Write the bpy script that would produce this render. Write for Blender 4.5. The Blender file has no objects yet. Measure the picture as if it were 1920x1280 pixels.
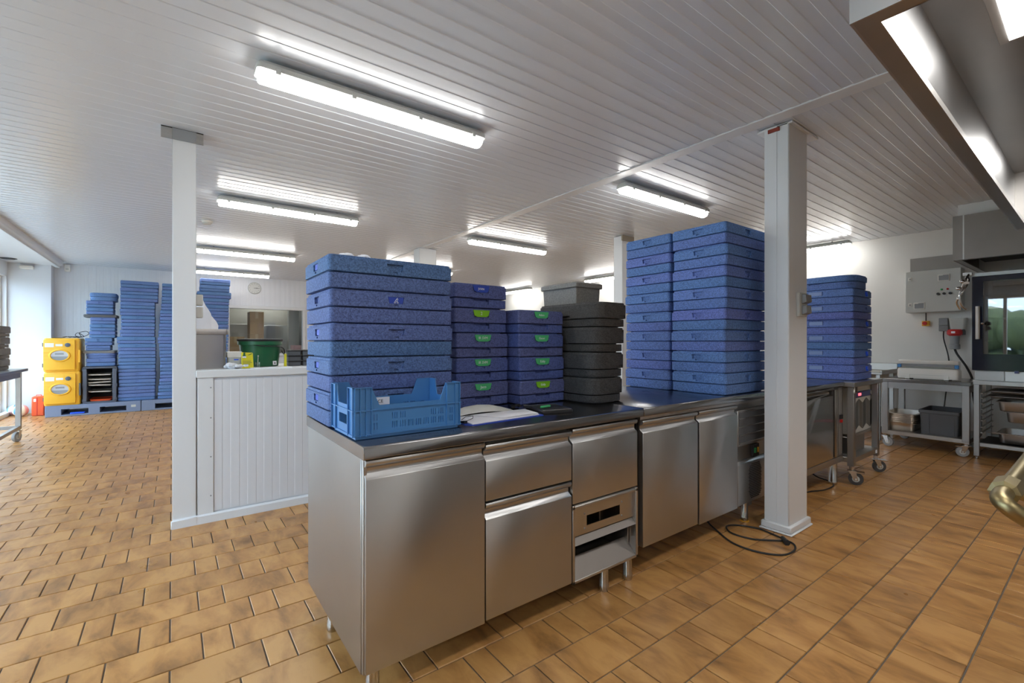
import bpy, bmesh, math, random
from mathutils import Vector
random.seed(7)
SC = bpy.context.scene
COL = SC.collection

# ------------------------------------------------------------------ camera, world, exposure
YAW = math.atan(1143/853.33)                      # heading of the view away from +X
cd = bpy.data.cameras.new('camera'); cam = bpy.data.objects.new('camera', cd); COL.objects.link(cam)
cd.lens = 16.0; cd.sensor_width = 36.0; cd.clip_start = 0.05
cam.location = (0, 0, 1.25); cam.rotation_euler = (math.pi/2, 0, YAW-math.pi/2)
SC.camera = cam
vs = SC.view_settings
SC.display_settings.display_device = 'sRGB'
vs.view_transform = 'Standard'; vs.look = 'None'; vs.gamma = 1.0; vs.use_curve_mapping = False
vs.exposure = 1.4
LAMP_E = 9.0
SKY = 4.2
w = bpy.data.worlds.new('sky'); SC.world = w; w.use_nodes = True
bg = w.node_tree.nodes['Background']
bg.inputs[0].default_value = (0.68, 0.83, 1.0, 1); bg.inputs[1].default_value = SKY

# ------------------------------------------------------------------ mesh helpers
def lin(r, g, b):
    f = lambda c: (c/255/12.92) if c/255 <= .04045 else ((c/255+.055)/1.055)**2.4
    return (f(r), f(g), f(b), 1)

class G:
    def __init__(s): s.v = []; s.f = []
    def box(s, x0, y0, z0, x1, y1, z1):
        if x0 > x1: x0, x1 = x1, x0
        if y0 > y1: y0, y1 = y1, y0
        if z0 > z1: z0, z1 = z1, z0
        n = len(s.v)
        s.v += [(x0,y0,z0),(x1,y0,z0),(x1,y1,z0),(x0,y1,z0),(x0,y0,z1),(x1,y0,z1),(x1,y1,z1),(x0,y1,z1)]
        s.f += [tuple(n+i for i in q) for q in ((0,3,2,1),(4,5,6,7),(0,1,5,4),(1,2,6,5),(2,3,7,6),(3,0,4,7))]
        return s
    def loft(s, rings, cap0=True, cap1=True, closed=False):
        n = len(s.v); m = len(rings[0])
        for r in rings: s.v += [tuple(p) for p in r]
        k = len(rings)
        for a in range(k if closed else k-1):
            b = (a+1) % k
            for i in range(m):
                j = (i+1) % m
                s.f.append((n+a*m+i, n+a*m+j, n+b*m+j, n+b*m+i))
        if not closed:
            if cap0: s.f.append(tuple(n+i for i in reversed(range(m))))
            if cap1: s.f.append(tuple(n+(k-1)*m+i for i in range(m)))
        return s
    def prism(s, poly, ax, a, b):
        if ax == 'x': m = lambda p, t: (t, p[0], p[1])
        elif ax == 'y': m = lambda p, t: (p[0], t, p[1])
        else: m = lambda p, t: (p[0], p[1], t)
        return s.loft([[m(p, a) for p in poly], [m(p, b) for p in poly]])
    def tube(s, pts, r, n=8, closed=False):
        pts = [Vector(p) for p in pts]; k = len(pts); rings = []
        up = Vector((0, 0, 1)); prev = None
        for i, p in enumerate(pts):
            if closed: t = pts[(i+1) % k]-pts[i-1]
            else: t = pts[min(i+1, k-1)]-pts[max(i-1, 0)]
            t.normalize()
            if prev is None:
                a = t.cross(up)
                if a.length < .05: a = t.cross(Vector((1, 0, 0)))
            else: a = prev-t*prev.dot(t)
            if a.length < 1e-6: a = t.orthogonal()
            a.normalize(); prev = a; b = t.cross(a)
            rr_ = r[i] if isinstance(r, (list, tuple)) else r
            rings.append([p+a*math.cos(2*math.pi*j/n)*rr_+b*math.sin(2*math.pi*j/n)*rr_ for j in range(n)])
        return s.loft(rings, closed=closed)
    def cyl(s, p0, p1, r0, r1=None, n=16):
        return s.tube([p0, p1], [r0, r0 if r1 is None else r1], n)
    def lathe(s, prof, n=24, c=(0, 0, 0), ax='z'):
        rings = []
        for (r, h) in prof:
            ring = []
            for j in range(n):
                a = 2*math.pi*j/n; u, q = r*math.cos(a), r*math.sin(a)
                ring.append({'z': (c[0]+u, c[1]+q, c[2]+h), 'y': (c[0]+u, c[1]+h, c[2]+q), 'x': (c[0]+h, c[1]+u, c[2]+q)}[ax])
            rings.append(ring)
        return s.loft(rings)
    def sphere(s, c, r, n=14, m=8, sq=(1, 1, 1)):
        rings = []
        for i in range(m+1):
            t = math.pi*(i/m)*.998+.001*math.pi
            rings.append([(c[0]+sq[0]*r*math.sin(t)*math.cos(2*math.pi*j/n), c[1]+sq[1]*r*math.sin(t)*math.sin(2*math.pi*j/n), c[2]-sq[2]*r*math.cos(t)) for j in range(n)])
        return s.loft(rings)
    def mesh(s, name, bevel=0, seg=1, smooth=None):
        me = bpy.data.meshes.new(name); me.from_pydata(s.v, [], s.f)
        bm = bmesh.new(); bm.from_mesh(me)
        bmesh.ops.recalc_face_normals(bm, faces=bm.faces)
        if bevel:
            ed = [e for e in bm.edges if len(e.link_faces) == 2 and e.calc_face_angle(0) > .6]
            bmesh.ops.bevel(bm, geom=ed, offset=bevel, segments=seg, affect='EDGES', profile=.6, clamp_overlap=True)
        bm.to_mesh(me); bm.free()
        if smooth or (bevel and smooth is None):
            me.shade_smooth(); me.set_sharp_from_angle(angle=.62)
        return me

def rr(w, d, r, z, n=4, cx=0, cy=0):
    out = []
    for sx, sy, a0 in ((1, 1, 0), (-1, 1, 90), (-1, -1, 180), (1, -1, 270)):
        for i in range(n+1):
            a = math.radians(a0+90*i/n)
            out.append((cx+sx*(w/2-r)+r*math.cos(a), cy+sy*(d/2-r)+r*math.sin(a), z))
    return out

def obj(name, me, mat, parent=None, loc=(0, 0, 0), rot=(0, 0, 0)):
    o = bpy.data.objects.new(name, me); COL.objects.link(o)
    if mat is not None and not me.materials: me.materials.append(mat)
    o.parent = parent; o.location = loc; o.rotation_euler = rot
    return o
def part(name, g, mat, parent=None, bevel=0, smooth=None, seg=1, loc=(0, 0, 0), rot=(0, 0, 0)):
    return obj(name, g.mesh(name, bevel, seg, smooth), mat, parent, loc, rot)
def tag(o, label, cat, group=None):
    o['label'] = label; o['category'] = cat
    if group: o['group'] = group
    return o
def thing(name, label, cat, loc=(0, 0, 0), rz=0, group=None, scale=None):
    o = bpy.data.objects.new(name, None); COL.objects.link(o); o.empty_display_size = .05
    o.location = loc; o.rotation_euler = (0, 0, rz)
    if scale: o.scale = scale
    return tag(o, label, cat, group)
def struct(o):
    o['kind'] = 'structure'; return o
def cut(me, cutter):
    a = bpy.data.objects.new('tmp', me); COL.objects.link(a)
    b = bpy.data.objects.new('tmpc', cutter.mesh('c')); COL.objects.link(b)
    m = a.modifiers.new('b', 'BOOLEAN'); m.operation = 'DIFFERENCE'; m.object = b; m.solver = 'EXACT'; m.use_self = True
    dg = bpy.context.evaluated_depsgraph_get(); dg.update()
    out = bpy.data.meshes.new_from_object(a.evaluated_get(dg))
    bpy.data.objects.remove(a); bpy.data.objects.remove(b)
    out.shade_smooth(); out.set_sharp_from_angle(angle=.5)
    return out
def text_mesh(s, size, ext=.0004):
    c = bpy.data.curves.new('writing', 'FONT'); c.body = s; c.size = size; c.extrude = ext; c.resolution_u = 2
    c.align_x = 'CENTER'; c.align_y = 'CENTER'
    o = bpy.data.objects.new('tmpt', c); COL.objects.link(o)
    dg = bpy.context.evaluated_depsgraph_get(); dg.update()
    me = bpy.data.meshes.new_from_object(o.evaluated_get(dg))
    bpy.data.objects.remove(o)
    return me
def spline(pts, k=6, closed=False):
    pts = [Vector(p) for p in pts]; n = len(pts); out = []
    for i in range(n if closed else n-1):
        p0 = pts[i-1] if (i > 0 or closed) else pts[0]; p1 = pts[i]; p2 = pts[(i+1) % n]
        p3 = pts[(i+2) % n] if (i+2 < n or closed) else pts[-1]
        for j in range(k):
            t = j/k
            out.append(.5*((2*p1)+(-p0+p2)*t+(2*p0-5*p1+4*p2-p3)*t*t+(-p0+3*p1-3*p2+p3)*t**3))
    if not closed: out.append(pts[-1])
    return out
ORD = ['topmost', 'second from the top', 'third from the top', 'fourth from the top', 'fifth from the top', 'sixth from the top', 'seventh from the top', 'eighth from the top', 'ninth from the top', 'tenth from the top', 'eleventh from the top', 'twelfth from the top', 'thirteenth from the top', 'fourteenth from the top', 'fifteenth from the top', 'sixteenth from the top', 'seventeenth from the top', 'eighteenth from the top']

# ------------------------------------------------------------------ materials
def mat(name, col, rough=.5, metal=0., noise=0., nscale=20., bump=0., bscale=200., rvar=0., stretch=None, spec=None, var=0.):
    m = bpy.data.materials.new(name); m.use_nodes = True; nt = m.node_tree; N = nt.nodes; L = nt.links
    b = N['Principled BSDF']
    b.inputs['Base Color'].default_value = col; b.inputs['Roughness'].default_value = rough; b.inputs['Metallic'].default_value = metal
    if spec is not None: b.inputs['Specular IOR Level'].default_value = spec
    tc = N.new('ShaderNodeTexCoord'); vec = tc.outputs['Object']
    if stretch:
        mp = N.new('ShaderNodeMapping'); mp.inputs['Scale'].default_value = stretch; L.new(vec, mp.inputs['Vector']); vec = mp.outputs['Vector']
    if noise or rvar or var:
        nz = N.new('ShaderNodeTexNoise'); nz.inputs['Scale'].default_value = nscale; nz.inputs['Detail'].default_value = 4; L.new(vec, nz.inputs['Vector'])
        if noise or var:
            hsv = N.new('ShaderNodeHueSaturation'); hsv.inputs['Color'].default_value = col
            mr = N.new('ShaderNodeMapRange'); mr.inputs['To Min'].default_value = 1-noise; mr.inputs['To Max'].default_value = 1+noise
            mr.inputs['From Min'].default_value = .25; mr.inputs['From Max'].default_value = .75
            L.new(nz.outputs['Fac'], mr.inputs['Value'])
            L.new(mr.outputs['Result'], hsv.inputs['Value'])
            if var:
                oi = N.new('ShaderNodeObjectInfo'); m2 = N.new('ShaderNodeMapRange'); m2.inputs['To Min'].default_value = .5-var; m2.inputs['To Max'].default_value = .5+var
                L.new(oi.outputs['Random'], m2.inputs['Value']); L.new(m2.outputs['Result'], hsv.inputs['Hue'])
            L.new(hsv.outputs['Color'], b.inputs['Base Color'])
        if rvar:
            m3 = N.new('ShaderNodeMapRange'); m3.inputs['To Min'].default_value = max(.02, rough-rvar); m3.inputs['To Max'].default_value = rough+rvar
            L.new(nz.outputs['Fac'], m3.inputs['Value']); L.new(m3.outputs['Result'], b.inputs['Roughness'])
    if bump:
        nb = N.new('ShaderNodeTexNoise'); nb.inputs['Scale'].default_value = bscale; nb.inputs['Detail'].default_value = 2; L.new(vec, nb.inputs['Vector'])
        bp = N.new('ShaderNodeBump'); bp.inputs['Strength'].default_value = bump; bp.inputs['Distance'].default_value = .002
        L.new(nb.outputs['Fac'], bp.inputs['Height']); L.new(bp.outputs['Normal'], b.inputs['Normal'])
    return m
def foam(name, c1, c2, speck=.45):
    m = bpy.data.materials.new(name); m.use_nodes = True; nt = m.node_tree; N = nt.nodes; L = nt.links; b = N['Principled BSDF']
    b.inputs['Roughness'].default_value = .62; b.inputs['Specular IOR Level'].default_value = .35
    oi = N.new('ShaderNodeObjectInfo'); mx = N.new('ShaderNodeMix'); mx.data_type = 'RGBA'
    mx.inputs['A'].default_value = c1; mx.inputs['B'].default_value = c2; L.new(oi.outputs['Random'], mx.inputs['Factor'])
    tc = N.new('ShaderNodeTexCoord'); vo = N.new('ShaderNodeTexVoronoi'); vo.inputs['Scale'].default_value = 210; L.new(tc.outputs['Object'], vo.inputs['Vector'])
    mr = N.new('ShaderNodeMapRange'); mr.inputs['To Min'].default_value = 1-speck; mr.inputs['To Max'].default_value = 1+speck
    sep = N.new('ShaderNodeSeparateColor'); L.new(vo.outputs['Color'], sep.inputs['Color']); L.new(sep.outputs['Red'], mr.inputs['Value'])
    hs = N.new('ShaderNodeHueSaturation'); L.new(mx.outputs['Result'], hs.inputs['Color']); L.new(mr.outputs['Result'], hs.inputs['Value'])
    L.new(hs.outputs['Color'], b.inputs['Base Color'])
    bp = N.new('ShaderNodeBump'); bp.inputs['Strength'].default_value = .25; bp.inputs['Distance'].default_value = .001
    L.new(vo.outputs['Distance'], bp.inputs['Height']); L.new(bp.outputs['Normal'], b.inputs['Normal'])
    return m
def emit(name, col, e):
    m = bpy.data.materials.new(name); m.use_nodes = True; N = m.node_tree.nodes; b = N['Principled BSDF']
    b.inputs['Base Color'].default_value = (.8, .8, .8, 1); b.inputs['Emission Color'].default_value = col; b.inputs['Emission Strength'].default_value = e
    return m
def glass(name, tint, gl=.12, rough=.02):
    m = bpy.data.materials.new(name); m.use_nodes = True; nt = m.node_tree; N = nt.nodes; L = nt.links
    for n in list(N):
        if n.type == 'BSDF_PRINCIPLED': N.remove(n)
    t = N.new('ShaderNodeBsdfTransparent'); t.inputs[0].default_value = tint
    g = N.new('ShaderNodeBsdfGlossy'); g.inputs['Roughness'].default_value = rough
    fr = N.new('ShaderNodeLayerWeight'); fr.inputs[0].default_value = .3
    mr = N.new('ShaderNodeMapRange'); mr.inputs['To Min'].default_value = gl*.6; mr.inputs['To Max'].default_value = min(1, gl*4)
    mx = N.new('ShaderNodeMixShader'); L.new(fr.outputs['Fresnel'], mr.inputs['Value']); L.new(mr.outputs['Result'], mx.inputs[0])
    L.new(t.outputs[0], mx.inputs[1]); L.new(g.outputs[0], mx.inputs[2]); L.new(mx.outputs[0], N['Material Output'].inputs[0])
    return m
def tile_mat():
    m = bpy.data.materials.new('glazed_tile'); m.use_nodes = True; nt = m.node_tree; N = nt.nodes; L = nt.links; b = N['Principled BSDF']
    ge = N.new('ShaderNodeNewGeometry'); oi = N.new('ShaderNodeObjectInfo')
    ad = N.new('ShaderNodeMath'); ad.operation = 'ADD'; L.new(ge.outputs['Random Per Island'], ad.inputs[0]); L.new(oi.outputs['Random'], ad.inputs[1])
    fr = N.new('ShaderNodeMath'); fr.operation = 'FRACT'; L.new(ad.outputs[0], fr.inputs[0])
    mu = N.new('ShaderNodeMath'); mu.operation = 'MULTIPLY'; mu.inputs[1].default_value = 40; L.new(fr.outputs[0], mu.inputs[0])
    cb = N.new('ShaderNodeCombineXYZ'); L.new(mu.outputs[0], cb.inputs['Z'])
    va = N.new('ShaderNodeVectorMath'); va.operation = 'ADD'; L.new(ge.outputs['Position'], va.inputs[0]); L.new(cb.outputs[0], va.inputs[1])
    mp = N.new('ShaderNodeMapping'); mp.inputs['Scale'].default_value = (9, 3.6, 1); L.new(va.outputs[0], mp.inputs['Vector'])
    nz = N.new('ShaderNodeTexNoise'); nz.inputs['Scale'].default_value = 1.0; nz.inputs['Detail'].default_value = 5; nz.inputs['Roughness'].default_value = .6
    nz.inputs['Distortion'].default_value = .4; L.new(mp.outputs[0], nz.inputs['Vector'])
    cr = N.new('ShaderNodeValToRGB'); e = cr.color_ramp.elements
    e[0].position = .27; e[0].color = lin(122, 86, 47); e[1].position = .60; e[1].color = lin(190, 142, 84)
    q = cr.color_ramp.elements.new(.45); q.color = lin(170, 122, 69)
    L.new(nz.outputs['Fac'], cr.inputs[0])
    hs = N.new('ShaderNodeHueSaturation'); mr = N.new('ShaderNodeMapRange'); mr.inputs['To Min'].default_value = .92; mr.inputs['To Max'].default_value = 1.06
    L.new(fr.outputs[0], mr.inputs['Value']); L.new(mr.outputs['Result'], hs.inputs['Value']); L.new(cr.outputs[0], hs.inputs['Color'])
    L.new(hs.outputs[0], b.inputs['Base Color'])
    n2 = N.new('ShaderNodeTexNoise'); n2.inputs['Scale'].default_value = 6; L.new(ge.outputs['Position'], n2.inputs['Vector'])
    m2 = N.new('ShaderNodeMapRange'); m2.inputs['To Min'].default_value = .22; m2.inputs['To Max'].default_value = .42; L.new(n2.outputs['Fac'], m2.inputs['Value'])
    L.new(m2.outputs['Result'], b.inputs['Roughness'])
    n3 = N.new('ShaderNodeTexNoise'); n3.inputs['Scale'].default_value = 60; n3.inputs['Detail'].default_value = 3; L.new(ge.outputs['Position'], n3.inputs['Vector'])
    bp = N.new('ShaderNodeBump'); bp.inputs['Strength'].default_value = .12; bp.inputs['Distance'].default_value = .002
    L.new(n3.outputs['Fac'], bp.inputs['Height']); L.new(bp.outputs['Normal'], b.inputs['Normal'])
    return m

M = {}
M['tile'] = tile_mat()
M['grout'] = mat('grout', lin(104, 96, 86), .85, noise=.15, nscale=9)
M['panel'] = mat('white_panel', lin(218, 221, 226), .38)
M['ceil'] = mat('ceiling_panel', lin(214, 220, 228), .25)
M['plaster'] = mat('white_wall', lin(226, 225, 221), .6, noise=.02, nscale=3)
M['trimw'] = mat('white_trim', lin(218, 220, 222), .4)
M['blue'] = foam('blue_foam', lin(76, 108, 152), lin(88, 102, 156), .36)
M['bluelit'] = foam('blue_foam_daylit', lin(86, 122, 178), lin(100, 116, 186), .36)  # same blue foam with window daylight put into its colour
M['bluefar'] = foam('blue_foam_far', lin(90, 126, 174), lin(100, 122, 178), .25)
M['navy'] = foam('navy_foam', lin(84, 92, 138), lin(74, 90, 148), .3)
M['black'] = foam('black_foam', lin(58, 58, 60), lin(64, 62, 60), .4)
M['greyfoam'] = foam('grey_foam', lin(120, 118, 114), lin(126, 124, 120), .2)
M['steel'] = mat('brushed_steel', lin(184, 184, 184), .34, 1.0, noise=.05, nscale=3, rvar=.05)
M['steelv'] = mat('brushed_steel_upright', lin(170, 169, 168), .36, 1.0, noise=.07, nscale=3, rvar=.06)
M['steelp'] = mat('polished_steel', lin(190, 188, 184), .14, 1.0, rvar=.04, nscale=5)
M['top'] = mat('worn_steel_top', lin(150, 150, 152), .2, 1.0, noise=.06, nscale=8, rvar=.07)
M['steell'] = mat('satin_steel', lin(184, 181, 177), .42, 1.0, noise=.05, nscale=6)
M['dark'] = mat('dark_cavity', lin(40, 36, 33), .6, noise=.3, nscale=14)
M['crate'] = mat('blue_plastic', lin(70, 126, 184), .38)
M['cardblue'] = mat('blue_card', lin(46, 78, 196), .45)
M['blueclip'] = mat('blue_clip', lin(50, 104, 250), .4)
M['tapegreen'] = mat('green_tape', lin(70, 176, 112), .5)
M['tapelime'] = mat('lime_tape', lin(122, 186, 32), .5)
M['tapeblue'] = mat('blue_tape', lin(34, 66, 168), .5)
M['ink'] = mat('white_ink', lin(225, 228, 232), .6)
M['blackink'] = mat('black_ink', lin(28, 28, 30), .6)
M['paper'] = mat('white_paper', lin(232, 231, 236), .7)
M['film'] = mat('white_plastic_film', lin(226, 229, 236), .35)
M['white'] = mat('white_plastic', lin(228, 226, 220), .35)
M['lgrey'] = mat('light_grey_plastic', lin(196, 198, 194), .4)
M['mgrey'] = mat('mid_grey_plastic', lin(140, 143, 146), .45)
M['dgrey'] = mat('dark_grey_plastic', lin(84, 86, 90), .5)
M['pallet'] = mat('slate_plastic', lin(122, 136, 164), .5)
M['rack'] = mat('slate_dark_plastic', lin(84, 90, 104), .5)
M['yellow'] = mat('yellow_plastic', lin(242, 184, 52), .42)
M['orange'] = mat('orange_plastic', lin(228, 92, 48), .45)
M['red'] = mat('red_plastic', lin(196, 34, 34), .4)
M['rubber'] = mat('black_rubber', lin(34, 34, 36), .55)
M['wheel'] = mat('grey_wheel', lin(150, 152, 154), .5)
M['wheeld'] = mat('dark_wheel', lin(70, 70, 72), .5)
M['chrome'] = mat('chrome', lin(205, 205, 205), .16, 1.0)
M['green'] = mat('green_plastic', lin(32, 96, 62), .35)
M['greenled'] = mat('green_button', lin(40, 150, 84), .4)
M['amber'] = mat('amber_button', lin(208, 150, 40), .4)
M['bagyellow'] = mat('yellow_packaging', lin(216, 206, 40), .45)
M['card'] = mat('cardboard', lin(190, 158, 118), .8, noise=.05, nscale=10)
M['pink'] = mat('pink_card', lin(202, 160, 160), .7)
M['brass'] = mat('worn_brass', lin(150, 136, 100), .4, 1.0, noise=.08, nscale=20, rvar=.08)
M['navyglass'] = mat('dark_navy_glass', lin(20, 26, 48), .08)
M['clock'] = mat('clock_face', lin(236, 236, 234), .5)
M['steeld'] = mat('dull_steel', lin(138, 131, 126), .5, 1.0, noise=.05, nscale=4)
M['glass'] = glass('window_glass', (.93, .96, .97, 1), .08)
M['ovenglass'] = glass('oven_glass', (.34, .35, .36, 1), .22, .015)
M['clear'] = glass('clear_plastic', (.85, .92, .88, 1), .15, .1)
M['lamp'] = emit('lamp_glow', (1.0, .975, .93, 1), LAMP_E)
M['lamp2'] = emit('hood_lamp_glow', (1.0, .98, .95, 1), 8.0)
M['fillback'] = emit('back_room_fill_glow', (1.0, .97, .9, 1), 14.0)  # glow of the lamp added to brighten the back room
M['led'] = emit('red_display', (1.0, .05, .08, 1), .9)
M['screen'] = mat('blue_display', lin(52, 62, 120), .3)
M['concrete'] = mat('yard_concrete', lin(176, 174, 168), .9, noise=.08, nscale=3)
M['leaf'] = mat('hedge_leaf', lin(92, 104, 66), .7, noise=.4, nscale=6)
M['blackmesh'] = mat('dark_vent', lin(46, 47, 50), .6)

# ------------------------------------------------------------------ room shell
CE = 2.68; XL, XR, YB, YF = -2.25, 7.85, -2.6, 11.6
floor = struct(part('floor', G().box(XL-.2, YB-.2, -.2, XR+.2, YF+.2, -.005), M['grout']))
PER, ROW = .411, .2012
def tile_mesh(w, d):
    j = .0028; b = .0018
    x0, x1, y0, y1 = j, w-j, j, d-j
    g = G(); g.v = [(x0,y0,-.006),(x1,y0,-.006),(x1,y1,-.006),(x0,y1,-.006),(x0,y0,-b),(x1,y0,-b),(x1,y1,-b),(x0,y1,-b),(x0+b,y0+b,0),(x1-b,y0+b,0),(x1-b,y1-b,0),(x0+b,y1-b,0)]
    g.f = [(0,1,5,4),(1,2,6,5),(2,3,7,6),(3,0,4,7),(4,5,9,8),(5,6,10,9),(6,7,11,10),(7,4,8,11),(8,9,10,11)]
    return g
fwv = Vector((math.cos(YAW), math.sin(YAW), 0)); rtv = Vector((math.sin(YAW), -math.cos(YAW), 0))
def proj(x, y, z):
    p = Vector((x, y, z-1.25)); d = p.dot(fwv)
    return (None if d < .15 else (960+853.33*p.dot(rtv)/d, 640-853.33*p.z/d, d))
BLK = [(.51, 1.5, .14, 3.45, 2.3, .9), (0, 3.79, 0, 3.1, 3.9, 1.05), (3.19, 1.28, 0, 3.46, 1.44, 2.6), (3.5, 1.47, .2, 4.8, 2.2, .9)]
def hidden(x, y):
    o = (0, 0, 1.25); d = (x, y, -1.25)
    for b in BLK:
        t0, t1 = 0., .999
        for k in range(3):
            if abs(d[k]) < 1e-9: continue
            a, c = (b[k]-o[k])/d[k], (b[k+3]-o[k])/d[k]
            t0 = max(t0, min(a, c)); t1 = min(t1, max(a, c))
        if t0 < t1: return True
    return False
tiles = []
for k in range(math.floor((YB-.16)/ROW), math.ceil((YF-.15)/ROW)):
    y0 = .1536+ROW*k; off = .100 if k % 2 == 0 else .300
    for i in range(-8, 20):
        xa = off+PER*i
        for (x0, wd) in ((xa, .1035), (xa+.1035, PER-.1035)):
            if x0+wd < XL or x0 > XR or y0+ROW < YB or y0 > YF: continue
            cs = [proj(x, y, 0) for x, y in ((x0, y0), (x0+wd, y0), (x0+wd, y0+ROW), (x0, y0+ROW))]
            a = 0
            if all(cs):
                mx = sum(c[0] for c in cs)/4; my = sum(c[1] for c in cs)/4
                if -30 < mx < 1950 and my < 1310 and not hidden(x0+wd/2, y0+ROW/2):
                    a = abs(sum(cs[q][0]*cs[(q+1) % 4][1]-cs[(q+1) % 4][0]*cs[q][1] for q in range(4)))/2
            tiles.append((a, x0, y0, wd))
tiles.sort(key=lambda t: -t[0])
tm = {}
for (a, x0, y0, wd) in tiles[:298]:
    if wd not in tm: tm[wd] = tile_mesh(wd, ROW).mesh('tile'); tm[wd].materials.append(M['tile'])
    o = bpy.data.objects.new('tile', tm[wd]); COL.objects.link(o); o.parent = floor; o.location = (x0, y0, 0)
g = G()
for (a, x0, y0, wd) in tiles[298:]:
    t = tile_mesh(wd, ROW); n = len(g.v)
    g.v += [(p[0]+x0, p[1]+y0, p[2]) for p in t.v]; g.f += [tuple(n+i for i in f) for f in t.f]
part('tile_field', g, M['tile'], floor)['kind'] = 'stuff'

# ceiling: profiled metal boards running along X, two fields
ceiling = struct(part('ceiling', G().box(XL-.2, YB-.2, CE+.006, XR+.2, YF+.2, CE+.15), M['ceil']))
def board(x0, x1):
    p = .105; g = G()
    prof = [(0, .008), (0, 0), (.046, 0), (.050, -.0032), (.097, -.0032), (.101, .0), (.105, 0), (.105, .008)]
    return g.prism(prof, 'x', x0, x1).mesh('board')
for (x0, x1) in ((-1.57, 3.04), (3.13, XR)):
    bm_ = board(x0, x1); bm_.materials.append(M['ceil'])
    y = .996-.105*34+.004
    while y < YF:
        o = bpy.data.objects.new('board', bm_); COL.objects.link(o); o.parent = ceiling; o.location = (0, y, CE); y += .105
struct(part('trim_1', G().box(3.03, YB, CE-.010, 3.14, YF, CE+.004), M['trimw'], bevel=.003))
struct(part('ceiling_soffit', G().box(XL, YB, 2.60, -1.66, YF-.25, CE+.004), M['trimw']))
struct(part('trim_2', G().prism([(-1.66, 2.60), (-1.66, 2.56), (-1.60, 2.56), (-1.60, 2.585), (-1.56, 2.60), (-1.56, CE+.004), (-1.66, CE+.004)], 'y', YB, YF-.3), M['trimw'], bevel=.004))

# left wall with glazing
gl = G()
gl.box(XL-.2, YB, 0, XL, .4, CE); gl.box(XL-.2, 4.2, 0, XL, 5.0, CE); gl.box(XL-.2, 11.3, 0, XL, YF, CE)
gl.box(XL-.2, .4, -.2, XL, 4.2, .02); gl.box(XL-.2, .4, 2.35, XL, 4.2, CE); gl.box(XL-.2, 5.0, 2.36, XL, 11.3, CE); gl.box(XL-.2, 5.0, -.2, XL, 11.3, .0)
struct(part('wall_left', gl, M['panel']))
def glazing(name, y0, y1, z0, z1, n):
    f = G(); t = .06
    f.box(XL-.14, y0, z0, XL-.06, y1, z0+t); f.box(XL-.14, y0, z1-t, XL-.06, y1, z1)
    for i in range(n+1):
        yy = y0+(y1-y0-t)*i/n
        f.box(XL-.14, yy, z0+t, XL-.06, yy+t, z1-t)
    r = struct(part(name, f, M['white'], bevel=.004))
    for i in range(n):
        a = y0+(y1-y0-t)*i/n+t; b = y0+(y1-y0-t)*(i+1)/n
        part('pane', G().box(XL-.105, a, z0+t, XL-.095, b, z1-t), M['glass'], r)
    return r
glazing('window_1', 5.0, 11.3, 0.0, 2.36, 4)
glazing('window_2', .4, 4.2, .02, 2.35, 3)
struct(part('trim_3', G().box(XL-.02, 5.0, 0, XL+.06, 11.3, .07), M['trimw'], bevel=.004))
# corner return standing a little in front of the far wall
struct(part('wall_corner', G().box(XL, 11.35, 0, -1.72, YF, CE+.004), M['panel']))
# far wall with the interior window
def ribbed(x0, x1, z0, z1, y, th):
    prof = []; x = x0; p = .105
    while x < x1-.001:
        for dx, dy in ((0, 0), (.046, 0), (.050, .002), (.096, .002), (.100, 0)):
            if x+dx < x1: prof.append((x+dx, y-.002+dy))
        x += p
    prof += [(x1, y), (x1, y+th), (x0, y+th)]
    return prof, z0, z1
wf = G()
for a in ((XL, 1.0, 0, CE), (2.47, XR+.2, 0, CE), (1.0, 2.47, 0, .98), (1.0, 2.47, 1.975, CE)):
    pr, z0, z1 = ribbed(a[0], a[1], a[2], a[3], YF, .1); wf.prism(pr, 'z', z0, z1)
struct(part('wall_far', wf, M['panel']))
f = G(); f.box(.94, YF-.03, .92, 2.53, YF+.02, .98); f.box(.94, YF-.03, 1.975, 2.53, YF+.02, 2.045); f.box(.94, YF-.03, .98, 1.0, YF+.02, 1.975); f.box(2.47, YF-.03, .98, 2.53, YF+.02, 1.975)
wi = struct(part('window_3', f, M['trimw'], bevel=.004))
part('pane', G().box(1.0, YF+.03, .98, 2.47, YF+.036, 1.975), M['glass'], wi)
struct(part('wall_right', G().box(XR, YB-.2, 0, XR+.2, YF+.2, CE+.1), M['plaster']))
struct(part('wall_back', G().box(XL-.2, YB-.2, 0, XR+.2, YB, CE), M['plaster']))
d = struct(part('door_1', G().box(XR-.02, 5.5, 0, XR, 6.6, 2.34), M['trimw'], bevel=.004))
part('door_leaf', G().box(XR-.035, 5.56, .01, XR-.018, 6.54, 2.28), M['white'], d, bevel=.003)
part('door_handle', G().tube([(XR-.035, 5.65, 1.05), (XR-.08, 5.65, 1.05), (XR-.08, 5.78, 1.05)], .01), M['steell'], d)
struct(part('baseboard_right', G().box(XR-.015, YB, 0, XR, 5.48, .08), M['dgrey'], bevel=.003))
struct(part('trim_4', G().box(6.62, YB, 2.545, XR, 1.03, CE+.003), M['plaster']))
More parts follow.
